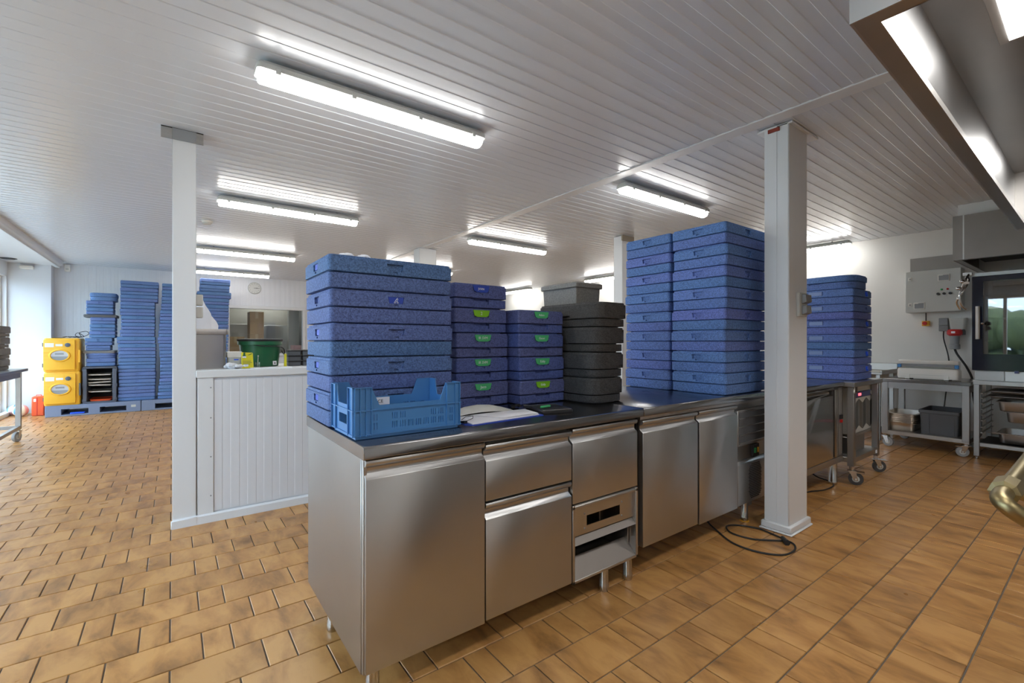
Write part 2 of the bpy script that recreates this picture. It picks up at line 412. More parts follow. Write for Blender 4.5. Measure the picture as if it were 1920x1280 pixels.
# partition (half height) with boards
pw = struct(part('wall_partition', G().box(.135, 3.80, 0, 3.1, 3.88, 1.0), M['panel']))
struct_cap = struct(part('trim_5', G().box(.13, 3.775, 1.0, 3.1, 3.905, 1.052), M['trimw'], bevel=.004))
bmw = G().prism([(0, .012), (0, 0), (.046, 0), (.050, .001), (.096, .001), (.100, 0), (.105, 0), (.105, .012)], 'z', .07, .985).mesh('board'); bmw.materials.append(M['panel'])
x = .235
while x < 3.0:
    o = bpy.data.objects.new('board', bmw); COL.objects.link(o); o.parent = pw; o.location = (x, 3.792, 0); x += .105
part('edge_strip', G().box(.139, 3.786, .055, .232, 3.80, 1.0), M['trimw'], pw, bevel=.003)
for zz in (.18, .45, .72, .93): part('screw', G().cyl((.215, 3.787, zz), (.215, 3.783, zz), .005, n=8), M['mgrey'], pw)
struct(part('baseboard_partition', G().prism([(3.80, 0), (3.768, 0), (3.772, .05), (3.786, .06), (3.80, .06)], 'x', .0, 3.1), M['trimw']))
# yard outside the windows (only seen in reflections)
yard = struct(part('ground_outside', G().box(-14, -8, -.3, XL-.2, 16, -.05), M['concrete']))
hg = G()
for i in range(60):
    hg.sphere((-8.5+random.uniform(-.9, .9), -6+i*.36, random.uniform(.2, 1.7)), random.uniform(.5, .8), 8, 6)
h = tag(part('hedge', hg, M['leaf'], smooth=True), 'tall green hedge outside beyond the yard', 'hedge'); h['kind'] = 'stuff'
# dim room behind the interior window
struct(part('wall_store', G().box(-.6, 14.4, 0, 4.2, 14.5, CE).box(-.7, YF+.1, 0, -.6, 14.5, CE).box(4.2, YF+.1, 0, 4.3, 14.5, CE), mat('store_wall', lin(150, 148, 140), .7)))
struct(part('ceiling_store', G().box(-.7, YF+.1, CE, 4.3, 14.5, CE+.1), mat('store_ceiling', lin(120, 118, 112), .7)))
struct(part('floor_store', G().box(-.7, YF, -.2, 4.3, 14.5, -.001), M['concrete']))

# ------------------------------------------------------------------ columns
def skirt(g, x0, y0, x1, y1):
    for z0, z1, o in ((0, .012, .028), (.012, .055, .018)):
        g.box(x0-o, y0-o, z0, x1+o, y1+o, z1)
    return g
c = thing('column', 'white boxed column at the right end of the long counter', 'column', (3.19, 1.285, 0))
cg = G(); cg.box(0, 0, 0, .285, .15, 2.672)
part('shaft', cg, M['trimw'], c, bevel=.006)
part('cover_strip', G().box(-.003, .072, .06, .001, .15, 2.672), M['trimw'], c, bevel=.001)
part('skirting', skirt(G(), 0, 0, .285, .15), M['trimw'], c, bevel=.006)
part('head_plate', G().box(.0, -.02, 2.658, .42, .2, 2.672), M['trimw'], c, bevel=.002)
part('red_bracket', G().box(-.012, .055, 2.632, .0, .125, 2.655), mat('rust_red', lin(140, 56, 40), .6), c)
sw = thing('light_switch', 'double light switch on the face of the boxed column', 'switch', (3.30, 1.285, 1.415))
part('back_plate', G().box(0, -.02, 0, .125, 0, .158), M['lgrey'], sw, bevel=.003)
for z in (.012, .085): part('rocker', G().prism([(-.02, 0), (-.05, .012), (-.046, .06), (-.02, .062)], 'x', .035, .12), M['mgrey'], sw, bevel=.003, loc=(0, 0, z))
c = thing('column', 'slim white post with metal bracket at the end of the half wall', 'column', (0, 3.786, 0))
part('shaft', G().box(0, 0, 0, .132, .12, 2.676), M['trimw'], c, bevel=.004)
part('ceiling_bracket', G().box(-.06, -.008, 2.598, .172, -.003, 2.676).box(-.06, -.008, 2.670, .172, .06, 2.676), M['steelp'], c)
part('bracket_plate', G().box(0, -.012, 2.598, .132, -.008, 2.672), M['mgrey'], c)
part('foot_strip', G().box(-.008, -.018, 0, .136, .0, .055), M['trimw'], c, bevel=.004)
sw = thing('light_switch', 'pair of grey switches on the side of the slim post', 'switch', (.132, 3.82, 1.415))
for z in (0, .085): part('switch_box', G().box(0, 0, z, .04, .07, z+.075), M['lgrey'], sw, bevel=.004)
c = thing('column', 'white square column behind the large blue box stack', 'column', (3.0, 6.37, 0))
part('shaft', G().box(0, 0, 0, .29, .2, 2.672), M['trimw'], c, bevel=.005)
c = thing('column', 'white column with brown cap behind the double blue stack', 'column', (4.83, 4.0, 0))
part('shaft', G().box(0, 0, 0, .2, .15, 2.672), M['trimw'], c, bevel=.005)
part('cap', G().box(-.02, -.02, 2.6, .22, .0, 2.672), mat('tan_cap', lin(150, 138, 120), .6), c)

# ------------------------------------------------------------------ ceiling lamps
lb = G(); LN = 1.30
lb.loft([rr(LN+.05, .126, .02, .0), rr(LN+.05, .126, .02, .026), rr(LN+.02, .09, .02, .048)])
lampbase = lb.mesh('housing', smooth=True)
df = G(); pr = []
for i in range(9):
    a = math.pi*i/8; pr.append((-.052*math.cos(a), -.05*math.sin(a)**.7 if 0 < i < 8 else 0))
df.loft([[(-LN/2-.01, p[0]*.9, p[1]*.9) for p in pr], [(-LN/2, p[0], p[1]) for p in pr], [(LN/2, p[0], p[1]) for p in pr], [(LN/2+.01, p[0]*.9, p[1]*.9) for p in pr]])
lampdiff = df.mesh('diffuser', smooth=True)
clipm = G().box(-.012, -.004, -.018, .012, .004, .012).mesh('clip', .001)
stand = G().cyl((0, 0, 0), (0, 0, .022), .012, n=8).mesh('standoff')
for me, mt in ((lampbase, 'lgrey'), (lampdiff, 'lamp'), (clipm, 'lgrey'), (stand, 'mgrey')): me.materials.append(M[mt])
def lamp(x, y, rz, label, z=2.61):
    t = thing('ceiling_lamp', label, 'lamp', (x, y, z), rz, 'strip lights under the boarded ceiling')
    obj('housing', lampbase, None, t); obj('diffuser', lampdiff, None, t)
    for xx in (-.58, -.2, .2, .58):
        for sy in (-1, 1): obj('clip', clipm, None, t, (xx, sy*.064, .004))
    for xx in (-.45, .45): obj('standoff', stand, None, t, (xx, 0, CE-z-.022-.004))
for x, y, rz, lab in (
    (1.01, 2.61, 0, 'nearest and largest strip light, above the front counter'),
    (1.02, 5.22, 0, 'strip light second nearest in the left row'),
    (.95, 8.15, 0, 'strip light third nearest in the left row, beside the slim post'),
    (.95, 10.62, 0, 'farthest strip light of the left row, above the far wall stacks'),
    (.72, .0, 0, 'added unseen strip light above the camera, lighting the counter fronts'),  # added lamp out of view, lights the counter fronts
    (.72, -1.5, 0, 'added unseen strip light behind the camera, filling the counter fronts'),  # second added lamp out of view, more fill from behind
    (3.86, 2.65, 0, 'strip light between ceiling trim and column, above the double blue stack'),
    (3.87, 5.25, 0, 'strip light second in the middle row, beyond the ceiling trim'),
    (3.80, 8.0, 0, 'strip light mostly hidden behind the large blue box stack'),
    (7.46, 6.55, math.pi/2, 'strip light by the right wall, above the grey lidded box'),
    (7.46, 9.85, math.pi/2, 'farthest strip light by the right wall, above the labelled boxes'),
    (7.54, 2.92, math.pi/2, 'strip light just right of the boxed column by the right wall')):
    lamp(x, y, rz, lab)
t = thing('smoke_detector', 'small white round smoke detector on the ceiling by the slim post', 'detector', (.33, 6.45, 2.672))
part('base', G().lathe([(.055, 0), (.055, -.015), (.05, -.02)]), M['white'], t, smooth=True)
part('cap', G().lathe([(.045, -.02), (.04, -.04), (.02, -.048)]), M['lgrey'], t, smooth=True)
t = thing('ceiling_speaker', 'dark round speaker grille in the soffit at the left edge', 'speaker', (-2.13, 10.8, 2.6))
part('grille', G().lathe([(.085, 0), (.085, -.01), (.075, -.014)]), M['blackmesh'], t, smooth=True)
part('ring', G().lathe([(.1, 0), (.1, -.006), (.086, -.006), (.086, 0)]), M['dgrey'], t, smooth=True)
t = thing('wall_sensor', 'small cream alarm sensor high on the far wall', 'sensor', (-1.54, 11.57, 2.53))
part('case', G().box(-.04, -.03, 0, .04, .03, .13), M['white'], t, bevel=.008)
part('lens', G().box(-.02, -.034, .03, .02, -.03, .06), M['lgrey'], t)
tag(part('emergency_light', G().box(-2.1, 11.27, 2.5, -1.93, 11.35, 2.56), M['white'], bevel=.01), 'small white box light at the top of the left corner', 'light')

# ------------------------------------------------------------------ foam boxes
def pockets(Lx, Wy, zc, dep=.012, faces='xXyY', w=.076, h=.030):
    g = G()
    def tr(c0): return [(c0-w/2, zc+h/2), (c0-w/2+.007, zc-h/2), (c0+w/2-.007, zc-h/2), (c0+w/2, zc+h/2)]
    tb = [(-.010, zc-h/2-.003), (-.010, zc-h/2-.011), (.010, zc-h/2-.011), (.010, zc-h/2-.003)]
    if 'y' in faces: g.prism(tr(0), 'y', -Wy/2-.01, -Wy/2+dep); g.prism(tb, 'y', -Wy/2-.01, -Wy/2+dep*.6)
    if 'Y' in faces: g.prism(tr(0), 'y', Wy/2+.01, Wy/2-dep)
    if 'x' in faces: g.prism(tr(0), 'x', -Lx/2-.01, -Lx/2+dep); g.prism(tb, 'x', -Lx/2-.01, -Lx/2+dep*.6)
    if 'X' in faces: g.prism(tr(0), 'x', Lx/2+.01, Lx/2-dep)
    return g
def foam_box(L, W, hb, h, r, rim=.007, pk=True, zc=None, bodycut=None, lidcut=None, over=0., gi=.05, gh=.008):
    b = G().loft([rr(L-gi, W-gi, r, 0), rr(L-gi, W-gi, r, gh*.6), rr(L-.006, W-.006, r, gh*.9), rr(L-.004, W-.004, r, gh*.9+.003), rr(L-.004, W-.004, r, hb-gh*.6), rr(L-gi, W-gi, r, hb-gh*.5), rr(L-gi, W-gi, r, hb)])
    Lo, Wo = L+over, W+over
    l = G().loft([rr(Lo-.016, Wo-.016, r, hb), rr(Lo-.014, Wo-.014, r, hb+.0015), rr(Lo, Wo, r, hb+.003), rr(Lo, Wo, r, h-.011), rr(Lo-2*rim+.004, Wo-2*rim+.004, r, h-.010), rr(Lo-2*rim, Wo-2*rim, r, h)])
    bm_, lm = b.mesh('body', smooth=True), l.mesh('lid', smooth=True)
    if bodycut: bm_ = cut(bm_, bodycut)
    if pk: lm = cut(lm, pockets(Lo, Wo, zc))
    if lidcut: lm = cut(lm, lidcut)
    return bm_, lm
HA = .141
A_body, A_lid = foam_box(.565, .40, .072, HA, .016, zc=.107)
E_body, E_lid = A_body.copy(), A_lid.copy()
for me in (E_body, E_lid): me.materials.append(M['bluelit'])
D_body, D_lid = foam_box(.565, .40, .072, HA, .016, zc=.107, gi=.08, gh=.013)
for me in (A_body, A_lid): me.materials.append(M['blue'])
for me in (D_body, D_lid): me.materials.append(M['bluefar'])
def place(kind, bl, x, y, z, label, group, rz=0, scale=None):
    t = thing(kind, label, 'box', (x, y, z), rz, group, scale)
    b = obj('body', bl[0], None, t); l = obj('lid', bl[1], None, t)
    return t, l
# big near stack
cardx = G().box(-.2825+.0015, -.030, .096, -.2825+.0085, .012, .120).mesh('label_card'); cardx.materials.append(M['cardblue'])
cardy = G().prism([(-.036, .121), (-.03, .093), (.03, .093), (.036, .121)], 'y', -.20+.001, -.20+.0085).mesh('label_card'); cardy.materials.append(M['tapeblue'])
offs = [(.0, .0), (.006, .006), (.008, .004), (.004, -.002), (.002, .0)]
for i in range(5):
    dx, dy = offs[i]; n = 4-i
    lab = ['whose front pocket is empty, topmost', 'with scribbled blue label, second from the top', 'with a broken front groove, third from the top', 'partly behind the blue crate, fourth from the top', 'hidden behind the blue crate, lowest'][i]
    t, l = place('insulated_box', (A_body, A_lid), .5+.2825+dx, 1.9+.2+dy, .9+HA*n, 'blue foam box %s in the nearest stack' % lab, 'wide blue foam boxes of the nearest stack')
    if i != 1: obj('label_card', cardx, None, l)['label'] = 'bright blue card in the end pocket'
    else:
        k = obj('label_card', cardy, None, l); k['label'] = 'blue label with a white scribble'
        sg = G()
        for p in ([(-.010, -.011), (-.002, .001), (.006, .011)], [(-.006, -.013), (.001, -.002), (.005, -.013)], [(.002, .004), (.009, .007), (.004, -.003), (.011, -.012)]):
            sg.tube([(q[0], -.1995, .107+q[1]) for q in p], .0011, 5)
        # the scribble is one flat mark; it belongs to the lid beside the label
        obj('writing', sg.mesh('writing'), M['ink'], l)
w_ = G()
for i in range(7): w_.sphere((random.uniform(-.05, .05), random.uniform(-.03, .03), random.uniform(.006, .016)), random.uniform(.012, .02), 7, 5, (1.5, 1.1, .8))
tag(part('crumpled_wrapper', w_, M['film'], loc=(.64, 2.02, .9+5*HA+.001)), 'crumpled white wrapper on top of the nearest blue stack', 'wrapper')
# double stack of blue boxes left of the column
ro = [(.0, .0), (.012, .0), (.008, .005), (.004, .0), (-.006, .0), (-.008, .004), (-.008, .002), (-.003, .0)]
ro2 = [(.004, .0), (-.004, -.004), (.0, .0), (-.004, .004), (.004, .0), (.0, .0), (.0, .0), (-.006, .0)]
for col, (yc, os_, nm) in enumerate(((1.72, ro, 'front column'), (2.135, ro2, 'rear column'))):
    for i in range(8):
        dx, dy = os_[i]
        place('insulated_box', (E_body, E_lid), 2.855+.2825+dx, yc+dy, .9+HA*(7-i), 'blue foam box, %s in the %s of the double stack' % (ORD[i] if i < 7 else 'lowest', nm), 'blue foam boxes of the double stack')
# navy boxes with taped names
HB = .131
slot = G().box(-.055, -.2, .042, .048, -.140, .06); slot.box(-.055, -.2, .026, .048, -.160, .0425)
for sx in (-.135, .135):
    slot.box(sx-.011, -.2, .018, sx+.011, -.1655, .0195); slot.box(sx-.011, -.2, .038, sx+.011, -.1655, .0395); slot.box(sx+.0095, -.2, .018, sx+.011, -.1655, .0395)
B_body, B_lid = foam_box(.335, .34, .056, HB, .012, rim=.005, pk=False, bodycut=slot, lidcut=G().prism([(-.056, .123), (-.050, .086), (.044, .086), (.050, .123)], 'y', -.2, -.164).box(-.012, -.2, .074, .010, -.165, .083))
for me in (B_body, B_lid): me.materials.append(M['navy'])
def tape(mt):
    me = G().prism([(-.056, .124), (-.052, .112), (-.047, .094), (-.036, .092), (-.034, .088), (.028, .088), (.032, .091), (.042, .093), (.045, .105), (.050, .124)], 'y', -.1720, -.1705).mesh('tape'); me.materials.append(M[mt]); return me
TP = {k: tape(k) for k in ('tapegreen', 'tapelime', 'tapeblue')}
def navy(x, y, n, mt, txt, sz, label, grp, dx):
    t, l = place('insulated_box', (B_body, B_lid), x+dx, y, .9+HB*n, label, grp)
    tp = obj('tape', TP[mt], None, l); tp['label'] = {'tapegreen': 'green', 'tapelime': 'lime green', 'tapeblue': 'blue'}[mt]+' tape with handwriting'
    obj('writing', text_mesh(txt, sz), M['ink'], l, (-.003, -.1722, .106), (math.pi/2, 0, 0))
for i, (mt, txt, sz, lab, dx) in enumerate((
    ('tapeblue', 'JVAN', .017, 'with blue name tape, top of the left navy stack', -.008),
    ('tapelime', '2', .024, 'with lime tape marked 2 in the left navy stack', -.006),
    ('tapegreen', 'IR SVM', .020, 'with green tape, third from the top of the left navy stack', .004),
    ('tapegreen', 'IR SVM', .020, 'with green tape, fourth from the top of the left navy stack', .004),
    ('tapegreen', 'Jaco', .022, 'with green tape right behind the papers', .006))):
    navy(1.335, 2.05+.17, 4-i, mt, txt, sz, 'navy foam box '+lab, 'navy foam boxes with taped names', dx)
for i, (mt, txt, sz, lab, dx) in enumerate((
    ('tapegreen', 'Adem', .017, 'with green tape, top of the right navy stack', -.004),
    ('tapegreen', 'Guust', .018, 'with green tape, second in the right navy stack', -.002),
    ('tapegreen', 'Eddy', .019, 'with green tape, third from the top of the right navy stack', .004),
    ('tapelime', 'Eddy', .018, 'with lime tape, bottom of the right navy stack', .008))):
    navy(1.682, 1.965+.17, 3-i, mt, txt, sz, 'navy foam box '+lab, 'navy foam boxes with taped names', dx)
# black boxes with round corners
HC = .1432
C_body, C_lid = foam_box(.275, .52, .052, HC, .075, rim=.006, pk=False, over=.012,
    lidcut=G().box(.045, -.4, .052, .100, -.252, .072).box(.078, -.4, .118, .100, -.256, .130).box(-.145, -.05, .052, -.132, .05, .072))
for me in (C_body, C_lid): me.materials.append(M['black'])
for i, (dx, dy) in enumerate(((.022, 0), (.010, .004), (.0, .0), (-.006, .004))):
    place('insulated_box', (C_body, C_lid), 1.862+.1375+dx, 1.735+.26+dy, .9+HC*(3-i), 'black foam box with rounded corners, %s of the black stack' % (['topmost under the grey lidded box', 'second', 'third', 'lowest'][i]), 'black foam boxes on the counter')
t = thing('grey_box', 'grey lidded box on top of the black box stack', 'box', (1.998, 2.06, .9+4*HC))
part('body', G().loft([rr(.195, .29, .006, 0), rr(.205, .30, .006, .104)]), M['greyfoam'], t, smooth=True)
part('lid', G().loft([rr(.222, .318, .012, .096), rr(.228, .324, .012, .100), rr(.228, .324, .012, .122), rr(.20, .3, .012, .130)]), M['greyfoam'], t, smooth=True)
# blue boxes on the far mobile table
Fcut = G(); Fcut.prism([(-.055, .128), (-.050, .090), (.070, .090), (.070, .128)], 'x', -.3, -.232); Fcut.prism([(.055, .122), (.055, .098), (.095, .098), (.095, .122)], 'y', -.4, -.292)
F_body, F_lid = foam_box(.48, .60, .072, .14, .016, pk=False, lidcut=Fcut)
fc = G().box(-.240, -.045, .092, -.233, .068, .126).mesh('label_card'); fc.materials.append(mat('pale_blue_card', lin(128, 152, 200), .4))
fk = G().box(.056, -.310, .095, .096, -.292, .124).box(.068, -.314, .082, .084, -.296, .1).mesh('clip', .002); fk.materials.append(M['blueclip'])
FX, FY = 4.93+.24, 1.44+.30
for i in range(6):
    dx = (-.012, -.008, .006, .004, .0, .002)[i]
    t, l = place('insulated_box', (F_body, F_lid), FX+dx, FY, .892+.14*(5-i), 'square blue foam box with pale card, %s, right of the column' % (ORD[i] if i < 5 else 'lowest'), 'blue foam boxes on the far mobile table')
    obj('label_card', fc, None, l)['label'] = 'pale blue label card in the side pocket'
    if i in (0, 2, 4, 5): obj('clip', fk, None, l)['label'] = 'bright blue clip'
R_body, R_lid = foam_box(.40, .60, .07, .128, .11, pk=False, over=.012, lidcut=G().prism([(.06, .071), (.06, .08), (.10, .08), (.10, .071)], 'y', -.4, -.30), bodycut=G().box(-.3, -.03, .055, -.187, .07, .0665))
for me in (F_body, F_lid, R_body, R_lid): me.materials.append(M['bluelit'])
place('insulated_box', (R_body, R_lid), FX-.035, FY, .892+.84, 'round-cornered blue foam box crowning the stack right of the column', 'blue foam boxes on the far mobile table')

# ------------------------------------------------------------------ front counter, first unit
def front(x0, x1, z0, z1, y=1.515):
    """door or drawer front with rolled grip edge along the top"""
    t = z1-z0
    p = [(y, z0), (y, z1-.066), (y+.022, z1-.050), (y+.022, z1-.030), (y+.004, z1-.022), (y-.002, z1-.012), (y, z1-.002), (y+.008, z1), (y+.035, z1), (y+.035, z0)]
    return G().prism(p, 'x', x0, x1)
def leg(x, y, r=.025, h=.14):
    return G().lathe([(r*.9, 0), (r, .006), (r, .03), (r*.93, .034), (r*.93, h)], 20, (x, y, 0))
c1 = thing('kitchen_counter', 'long stainless counter unit with one door and drawers in front', 'counter')
part('worktop', G().prism([(1.50, .856), (1.50, .895), (1.505, .90), (2.30, .90), (2.30, .856), (2.29, .853), (1.51, .853)], 'x', .508, 1.983), M['top'], c1, bevel=.002)
bd = G(); bd.box(.532, 1.555, .13, 1.478, 2.285, .853); bd.box(1.478, 1.555, .50, 1.975, 2.285, .853)
bd.box(1.478, 2.2, .13, 1.975, 2.285, .50); bd.box(1.955, 1.555, .13, 1.975, 2.2, .5)
part('carcass', bd, M['steelv'], c1)
part('side_panel', G().box(.514, 1.548, .115, .530, 2.298, .853), M['steelv'], c1, bevel=.002)
part('edge_strip', G().box(.516, 1.532, .12, .530, 1.547, .853), M['steell'], c1, bevel=.002)
part('door', front(.520, .997, .128, .850), M['steel'], c1, bevel=.0015)
part('drawer', front(1.002, 1.474, .612, .838), M['steel'], c1, bevel=.0015)
part('drawer', front(1.002, 1.474, .136, .604), M['steel'], c1, bevel=.0015)
part('drawer', front(1.481, 1.950, .497, .845), M['steel'], c1, bevel=.0015)
of = G()
of.box(1.481, 1.515, .125, 1.497, 1.56, .488); of.box(1.938, 1.515, .125, 1.955, 1.56, .488)
of.prism([(1.515, .470), (1.515, .482), (1.53, .490), (1.56, .490), (1.56, .470)], 'x', 1.481, 1.955)
of.box(1.481, 1.515, .125, 1.955, 1.53, .138)
part('open_frame', of, M['steell'], c1, bevel=.0015)
pl = cut(G().box(1.497, 1.532, .335, 1.938, 1.537, .472).mesh('mounting_plate'), G().box(1.59, 1.5, .370, 1.83, 1.6, .418))
obj('mounting_plate', pl, M['steel'], c1)
for a in (1.575, 1.845):
    for zz in (.36, .43): part('screw', G().cyl((a, 1.533, zz), (a, 1.529, zz), .004, n=8), M['mgrey'], c1)
part('runner', G().prism([(1.515, .300), (1.55, .338), (1.553, .336), (1.519, .297)], 'x', 1.497, 1.938), M['steeld'], c1)
part('tray_lip', G().prism([(1.516, .136), (1.585, .212), (1.589, .209), (1.520, .132)], 'x', 1.497, 1.938), M['steeld'], c1)
part('tray_floor', G().box(1.497, 1.585, .150, 1.955, 2.2, .156), M['dark'], c1)
part('side_rail', G().box(1.925, 1.56, .16, 1.935, 2.15, .44).box(1.915, 1.75, .16, 1.925, 1.78, .34), M['steell'], c1)
for (x, y) in ((.56, 1.565), (.56, 2.05), (1.741, 1.56), (1.741, 2.2), (1.925, 1.56), (1.925, 2.2)):
    part('leg', leg(x, y, .0255, .15 if x < 1.4 else (.15)), M['steelp'], c1, smooth=True)
# second unit
c2 = thing('kitchen_counter', 'stainless refrigerated counter unit with two doors beside the boxed column', 'counter')
part('worktop', G().prism([(1.50, .856), (1.50, .895), (1.505, .90), (2.36, .90), (2.36, .856), (2.35, .853), (1.51, .853)], 'x', 1.987, 3.46), M['top'], c2, bevel=.002)
part('carcass', G().box(1.992, 1.555, .15, 3.45, 2.34, .853), M['steelv'], c2)
part('top_rail', G().box(1.992, 1.53, .832, 3.45, 1.556, .853), M['steel'], c2)
part('door', front(1.997, 2.517, .158, .830), M['steel'], c2, bevel=.0015)
part('door', front(2.535, 2.988, .150, .830), M['steel'], c2, bevel=.0015)
lv = G(); lv.box(2.997, 1.518, .55, 3.44, 1.556, .79)
part('upper_grille_frame', lv, M['steelv'], c2, bevel=.003)
part('grille_mesh', G().box(3.01, 1.5165, .565, 3.40, 1.5185, .775), M['dgrey'], c2)
for i in range(4): part('grille_bar', G().prism([(1.518, .565+i*.055), (1.512, .567+i*.055), (1.512, .571+i*.055), (1.518, .575+i*.055)], 'x', 3.01, 3.40), M['steelv'], c2)
part('switch_panel', G().box(3.235, 1.53, .45, 3.32, 1.556, .535), M['rubber'], c2, bevel=.002)
part('green_switch', G().box(3.248, 1.524, .475, 3.268, 1.532, .51), M['greenled'], c2)
part('amber_switch', G().box(3.29, 1.524, .475, 3.305, 1.532, .51), M['amber'], c2)
part('control_strip', G().box(2.997, 1.545, .44, 3.44, 1.556, .55), M['steelv'], c2)
part('lower_panel', G().prism([(1.518, .155), (1.518, .425), (1.535, .445), (1.556, .445), (1.556, .155)], 'x', 2.997, 3.44), M['steel'], c2, bevel=.003)
hs = G()
for r in range(20):
    for q in range(14):
        hx = 3.15+q*.0135+(r % 2)*.00675; hz = .182+r*.012
        if ((hx-3.235)/.09)**4+((hz-.296)/.12)**4 < 1: hs.box(hx-.0045, 1.5165, hz-.0038, hx+.0045, 1.5185, hz+.0038)
part('vent_holes', hs, M['blackmesh'], c2)['kind'] = 'stuff'
for (x, y) in ((2.03, 2.2), (3.20, 1.575), (3.20, 2.2)): part('leg', leg(x, y, .025, .155), M['steelp'], c2, smooth=True)
part('drip_box', G().box(3.27, 1.62, .06, 3.40, 1.72, .15), M['mgrey'], c2)
part('foot_pad', G().lathe([(.03, 0), (.03, .005)], 14, (3.20, 1.575, 0)), M['amber'], c2)
cb = [(2.95, 1.75, .12), (2.93, 1.70, .03), (2.87, 1.589, .006), (2.774, 1.433, .006), (2.776, 1.29, .006), (2.846, 1.187, .006), (2.955, 1.165, .006), (3.046, 1.194, .006), (3.07, 1.245, .008), (3.017, 1.289, .010), (2.929, 1.394, .006), (2.913, 1.515, .006), (2.968, 1.58, .014), (3.063, 1.564, .006), (3.125, 1.452, .006), (3.11, 1.36, .006), (3.075, 1.272, .012)]
t = thing('power_cable', 'black power cable looped on the tiles at the foot of the boxed column', 'cable')
part('cord', G().tube(spline(cb), .0055, 8), M['rubber'], t, smooth=True)
part('plug', G().cyl((3.075, 1.275, .016), (3.03, 1.235, .016), .013, .016, 12).cyl((3.03, 1.235, .016), (3.02, 1.226, .016), .018, .018, 12), M['rubber'], t, smooth=True)

# ------------------------------------------------------------------ things lying on the front counter
t = thing('plastic_crate', 'bright blue plastic crate with notched sides at the near corner of the counter', 'crate', (.515, 1.622, .9))
CL, CW, CH, CR = .428, .268, .185, .118
def wallp(L, a, b, c, d):
    return [(0, .008), (L, .008), (L, CH), (L-c, CH), (L-d, CR), (b, CR), (a, CH), (0, CH)]
sl = G()
for gi, gx in enumerate((.150, .182, .214, .246, .278, .310, .342)):
    for k in range(3):
        xx = gx+k*.0085-.0085
        sl.box(xx-.0018, -.02, .030, xx+.0018, .02, .054)
        if gi in (0, 1, 5, 6): sl.box(xx-.0018, -.02, .064, xx+.0018, .02, .087)
for xx in (.072, .082, .384, .393):
    sl.box(xx-.0018, -.02, .030, xx+.0018, .02, .054); sl.box(xx-.0018, -.02, .062, xx+.0018, .02, .085)
fm = cut(G().prism(wallp(CL, .062, .092, .064, .090), 'y', 0, .004).mesh('side_wall'), sl)
obj('side_wall', fm, M['crate'], t); obj('side_wall', fm, None, t, (0, CW-.004, 0))
em = cut(G().prism(wallp(CW, .055, .075, .055, .075), 'x', 0, .004).mesh('end_wall'), G().box(-.02, .085, .045, .02, .18, .08))
obj('end_wall', em, M['crate'], t); obj('end_wall', em, None, t, (CL-.004, 0, 0))
part('bottom', G().box(.006, .006, 0, CL-.006, CW-.006, .010), M['crate'], t)
rb = G()
for z, e in ((.100, .006), (.012, .005)): rb.box(-e, -e, z, CL+e, .0, z+.004).box(-e, CW, z, CL+e, CW+e, z+.004).box(-e, 0, z, 0, CW, z+.004).box(CL, 0, z, CL+e, CW, z+.004)
part('rim_flange', rb, M['crate'], t)
for xx in (.0, .02, .040, .060, .366, .404, CL-.003):
    part('rib', G().box(xx, -.007, .010, xx+.003, 0, CH), M['crate'], t)
for yy in (.0, .055, .21, CW-.003): part('rib', G().box(-.007, yy, .010, 0, yy+.003, CH if yy < .06 or yy > .2 else CR), M['crate'], t)
tp = G()
for (x0, x1) in ((0, .062), (CL-.064, CL)): tp.box(x0, -.006, CH-.003, x1, .006, CH); tp.box(x0, CW-.006, CH-.003, x1, CW+.006, CH)
for (y0, y1) in ((0, .055), (CW-.055, CW)): tp.box(-.006, y0, CH-.003, .006, y1, CH); tp.box(CL-.006, y0, CH-.003, CL+.006, y1, CH)
part('corner_top', tp, M['crate'], t)
cg = part('label_card', G().box(.13, CW-.012, .066, .232, CW-.009, .114), M['paper'], t); cg['label'] = 'white card inside the crate with black letters'
obj('writing', text_mesh('JOICE', .020), M['blackink'], t, (.178, CW-.0125, .097), (math.pi/2, 0, 0))
# papers, clipboard
def sheet(pts, z, name, label, m, cat='paper', curl=0, th=.0008, n=6):
    g = G(); a, b, c_, d_ = [Vector((p[0], p[1], 0)) for p in pts]
    top = []
    for i in range(n+1):
        for j in range(n+1):
            u, v = i/n, j/n
            p = (a*(1-u)+b*u)*(1-v)+(d_*(1-u)+c_*u)*v
            top.append((p.x, p.y, z+curl*math.sin(u*3.1)*math.sin(v*2.6+.4)))
    k = len(top); g.v = top+[(p[0], p[1], p[2]-th) for p in top]
    for i in range(n):
        for j in range(n):
            q = i*(n+1)+j; g.f.append((q, q+n+1, q+n+2, q+1)); g.f.append((k+q, k+q+1, k+q+n+2, k+q+n+1))
    for i in range(n):
        for (p, q) in ((i, i+1), (n*(n+1)+i+1, n*(n+1)+i)): g.f.append((p, q, k+q, k+p))
        for (p, q) in (((i+1)*(n+1), i*(n+1)), (i*(n+1)+n, (i+1)*(n+1)+n)): g.f.append((p, q, k+q, k+p))
    o = part(name, g, m, smooth=True)
    if label: tag(o, label, cat)
    return o
t = thing('clipboard', 'blue clipboard holding white sheets at the counter edge', 'clipboard', (0, 0, .9))
part('board', G().prism([(.975, 1.635), (1.015, 1.603), (1.405, 1.633), (1.43, 1.80), (1.0, 1.80)], 'z', .0, .004), M['tapeblue'], t)
s = sheet(((1.0, 1.612), (1.385, 1.642), (1.425, 1.80), (1.0, 1.80)), .0085, 'paper', None, M['paper'], curl=.001, th=.004); s.parent = t
s = sheet(((1.18, 1.640), (1.39, 1.652), (1.42, 1.795), (1.10, 1.795)), .0115, 'paper', None, M['paper'], curl=.002); s.parent = t
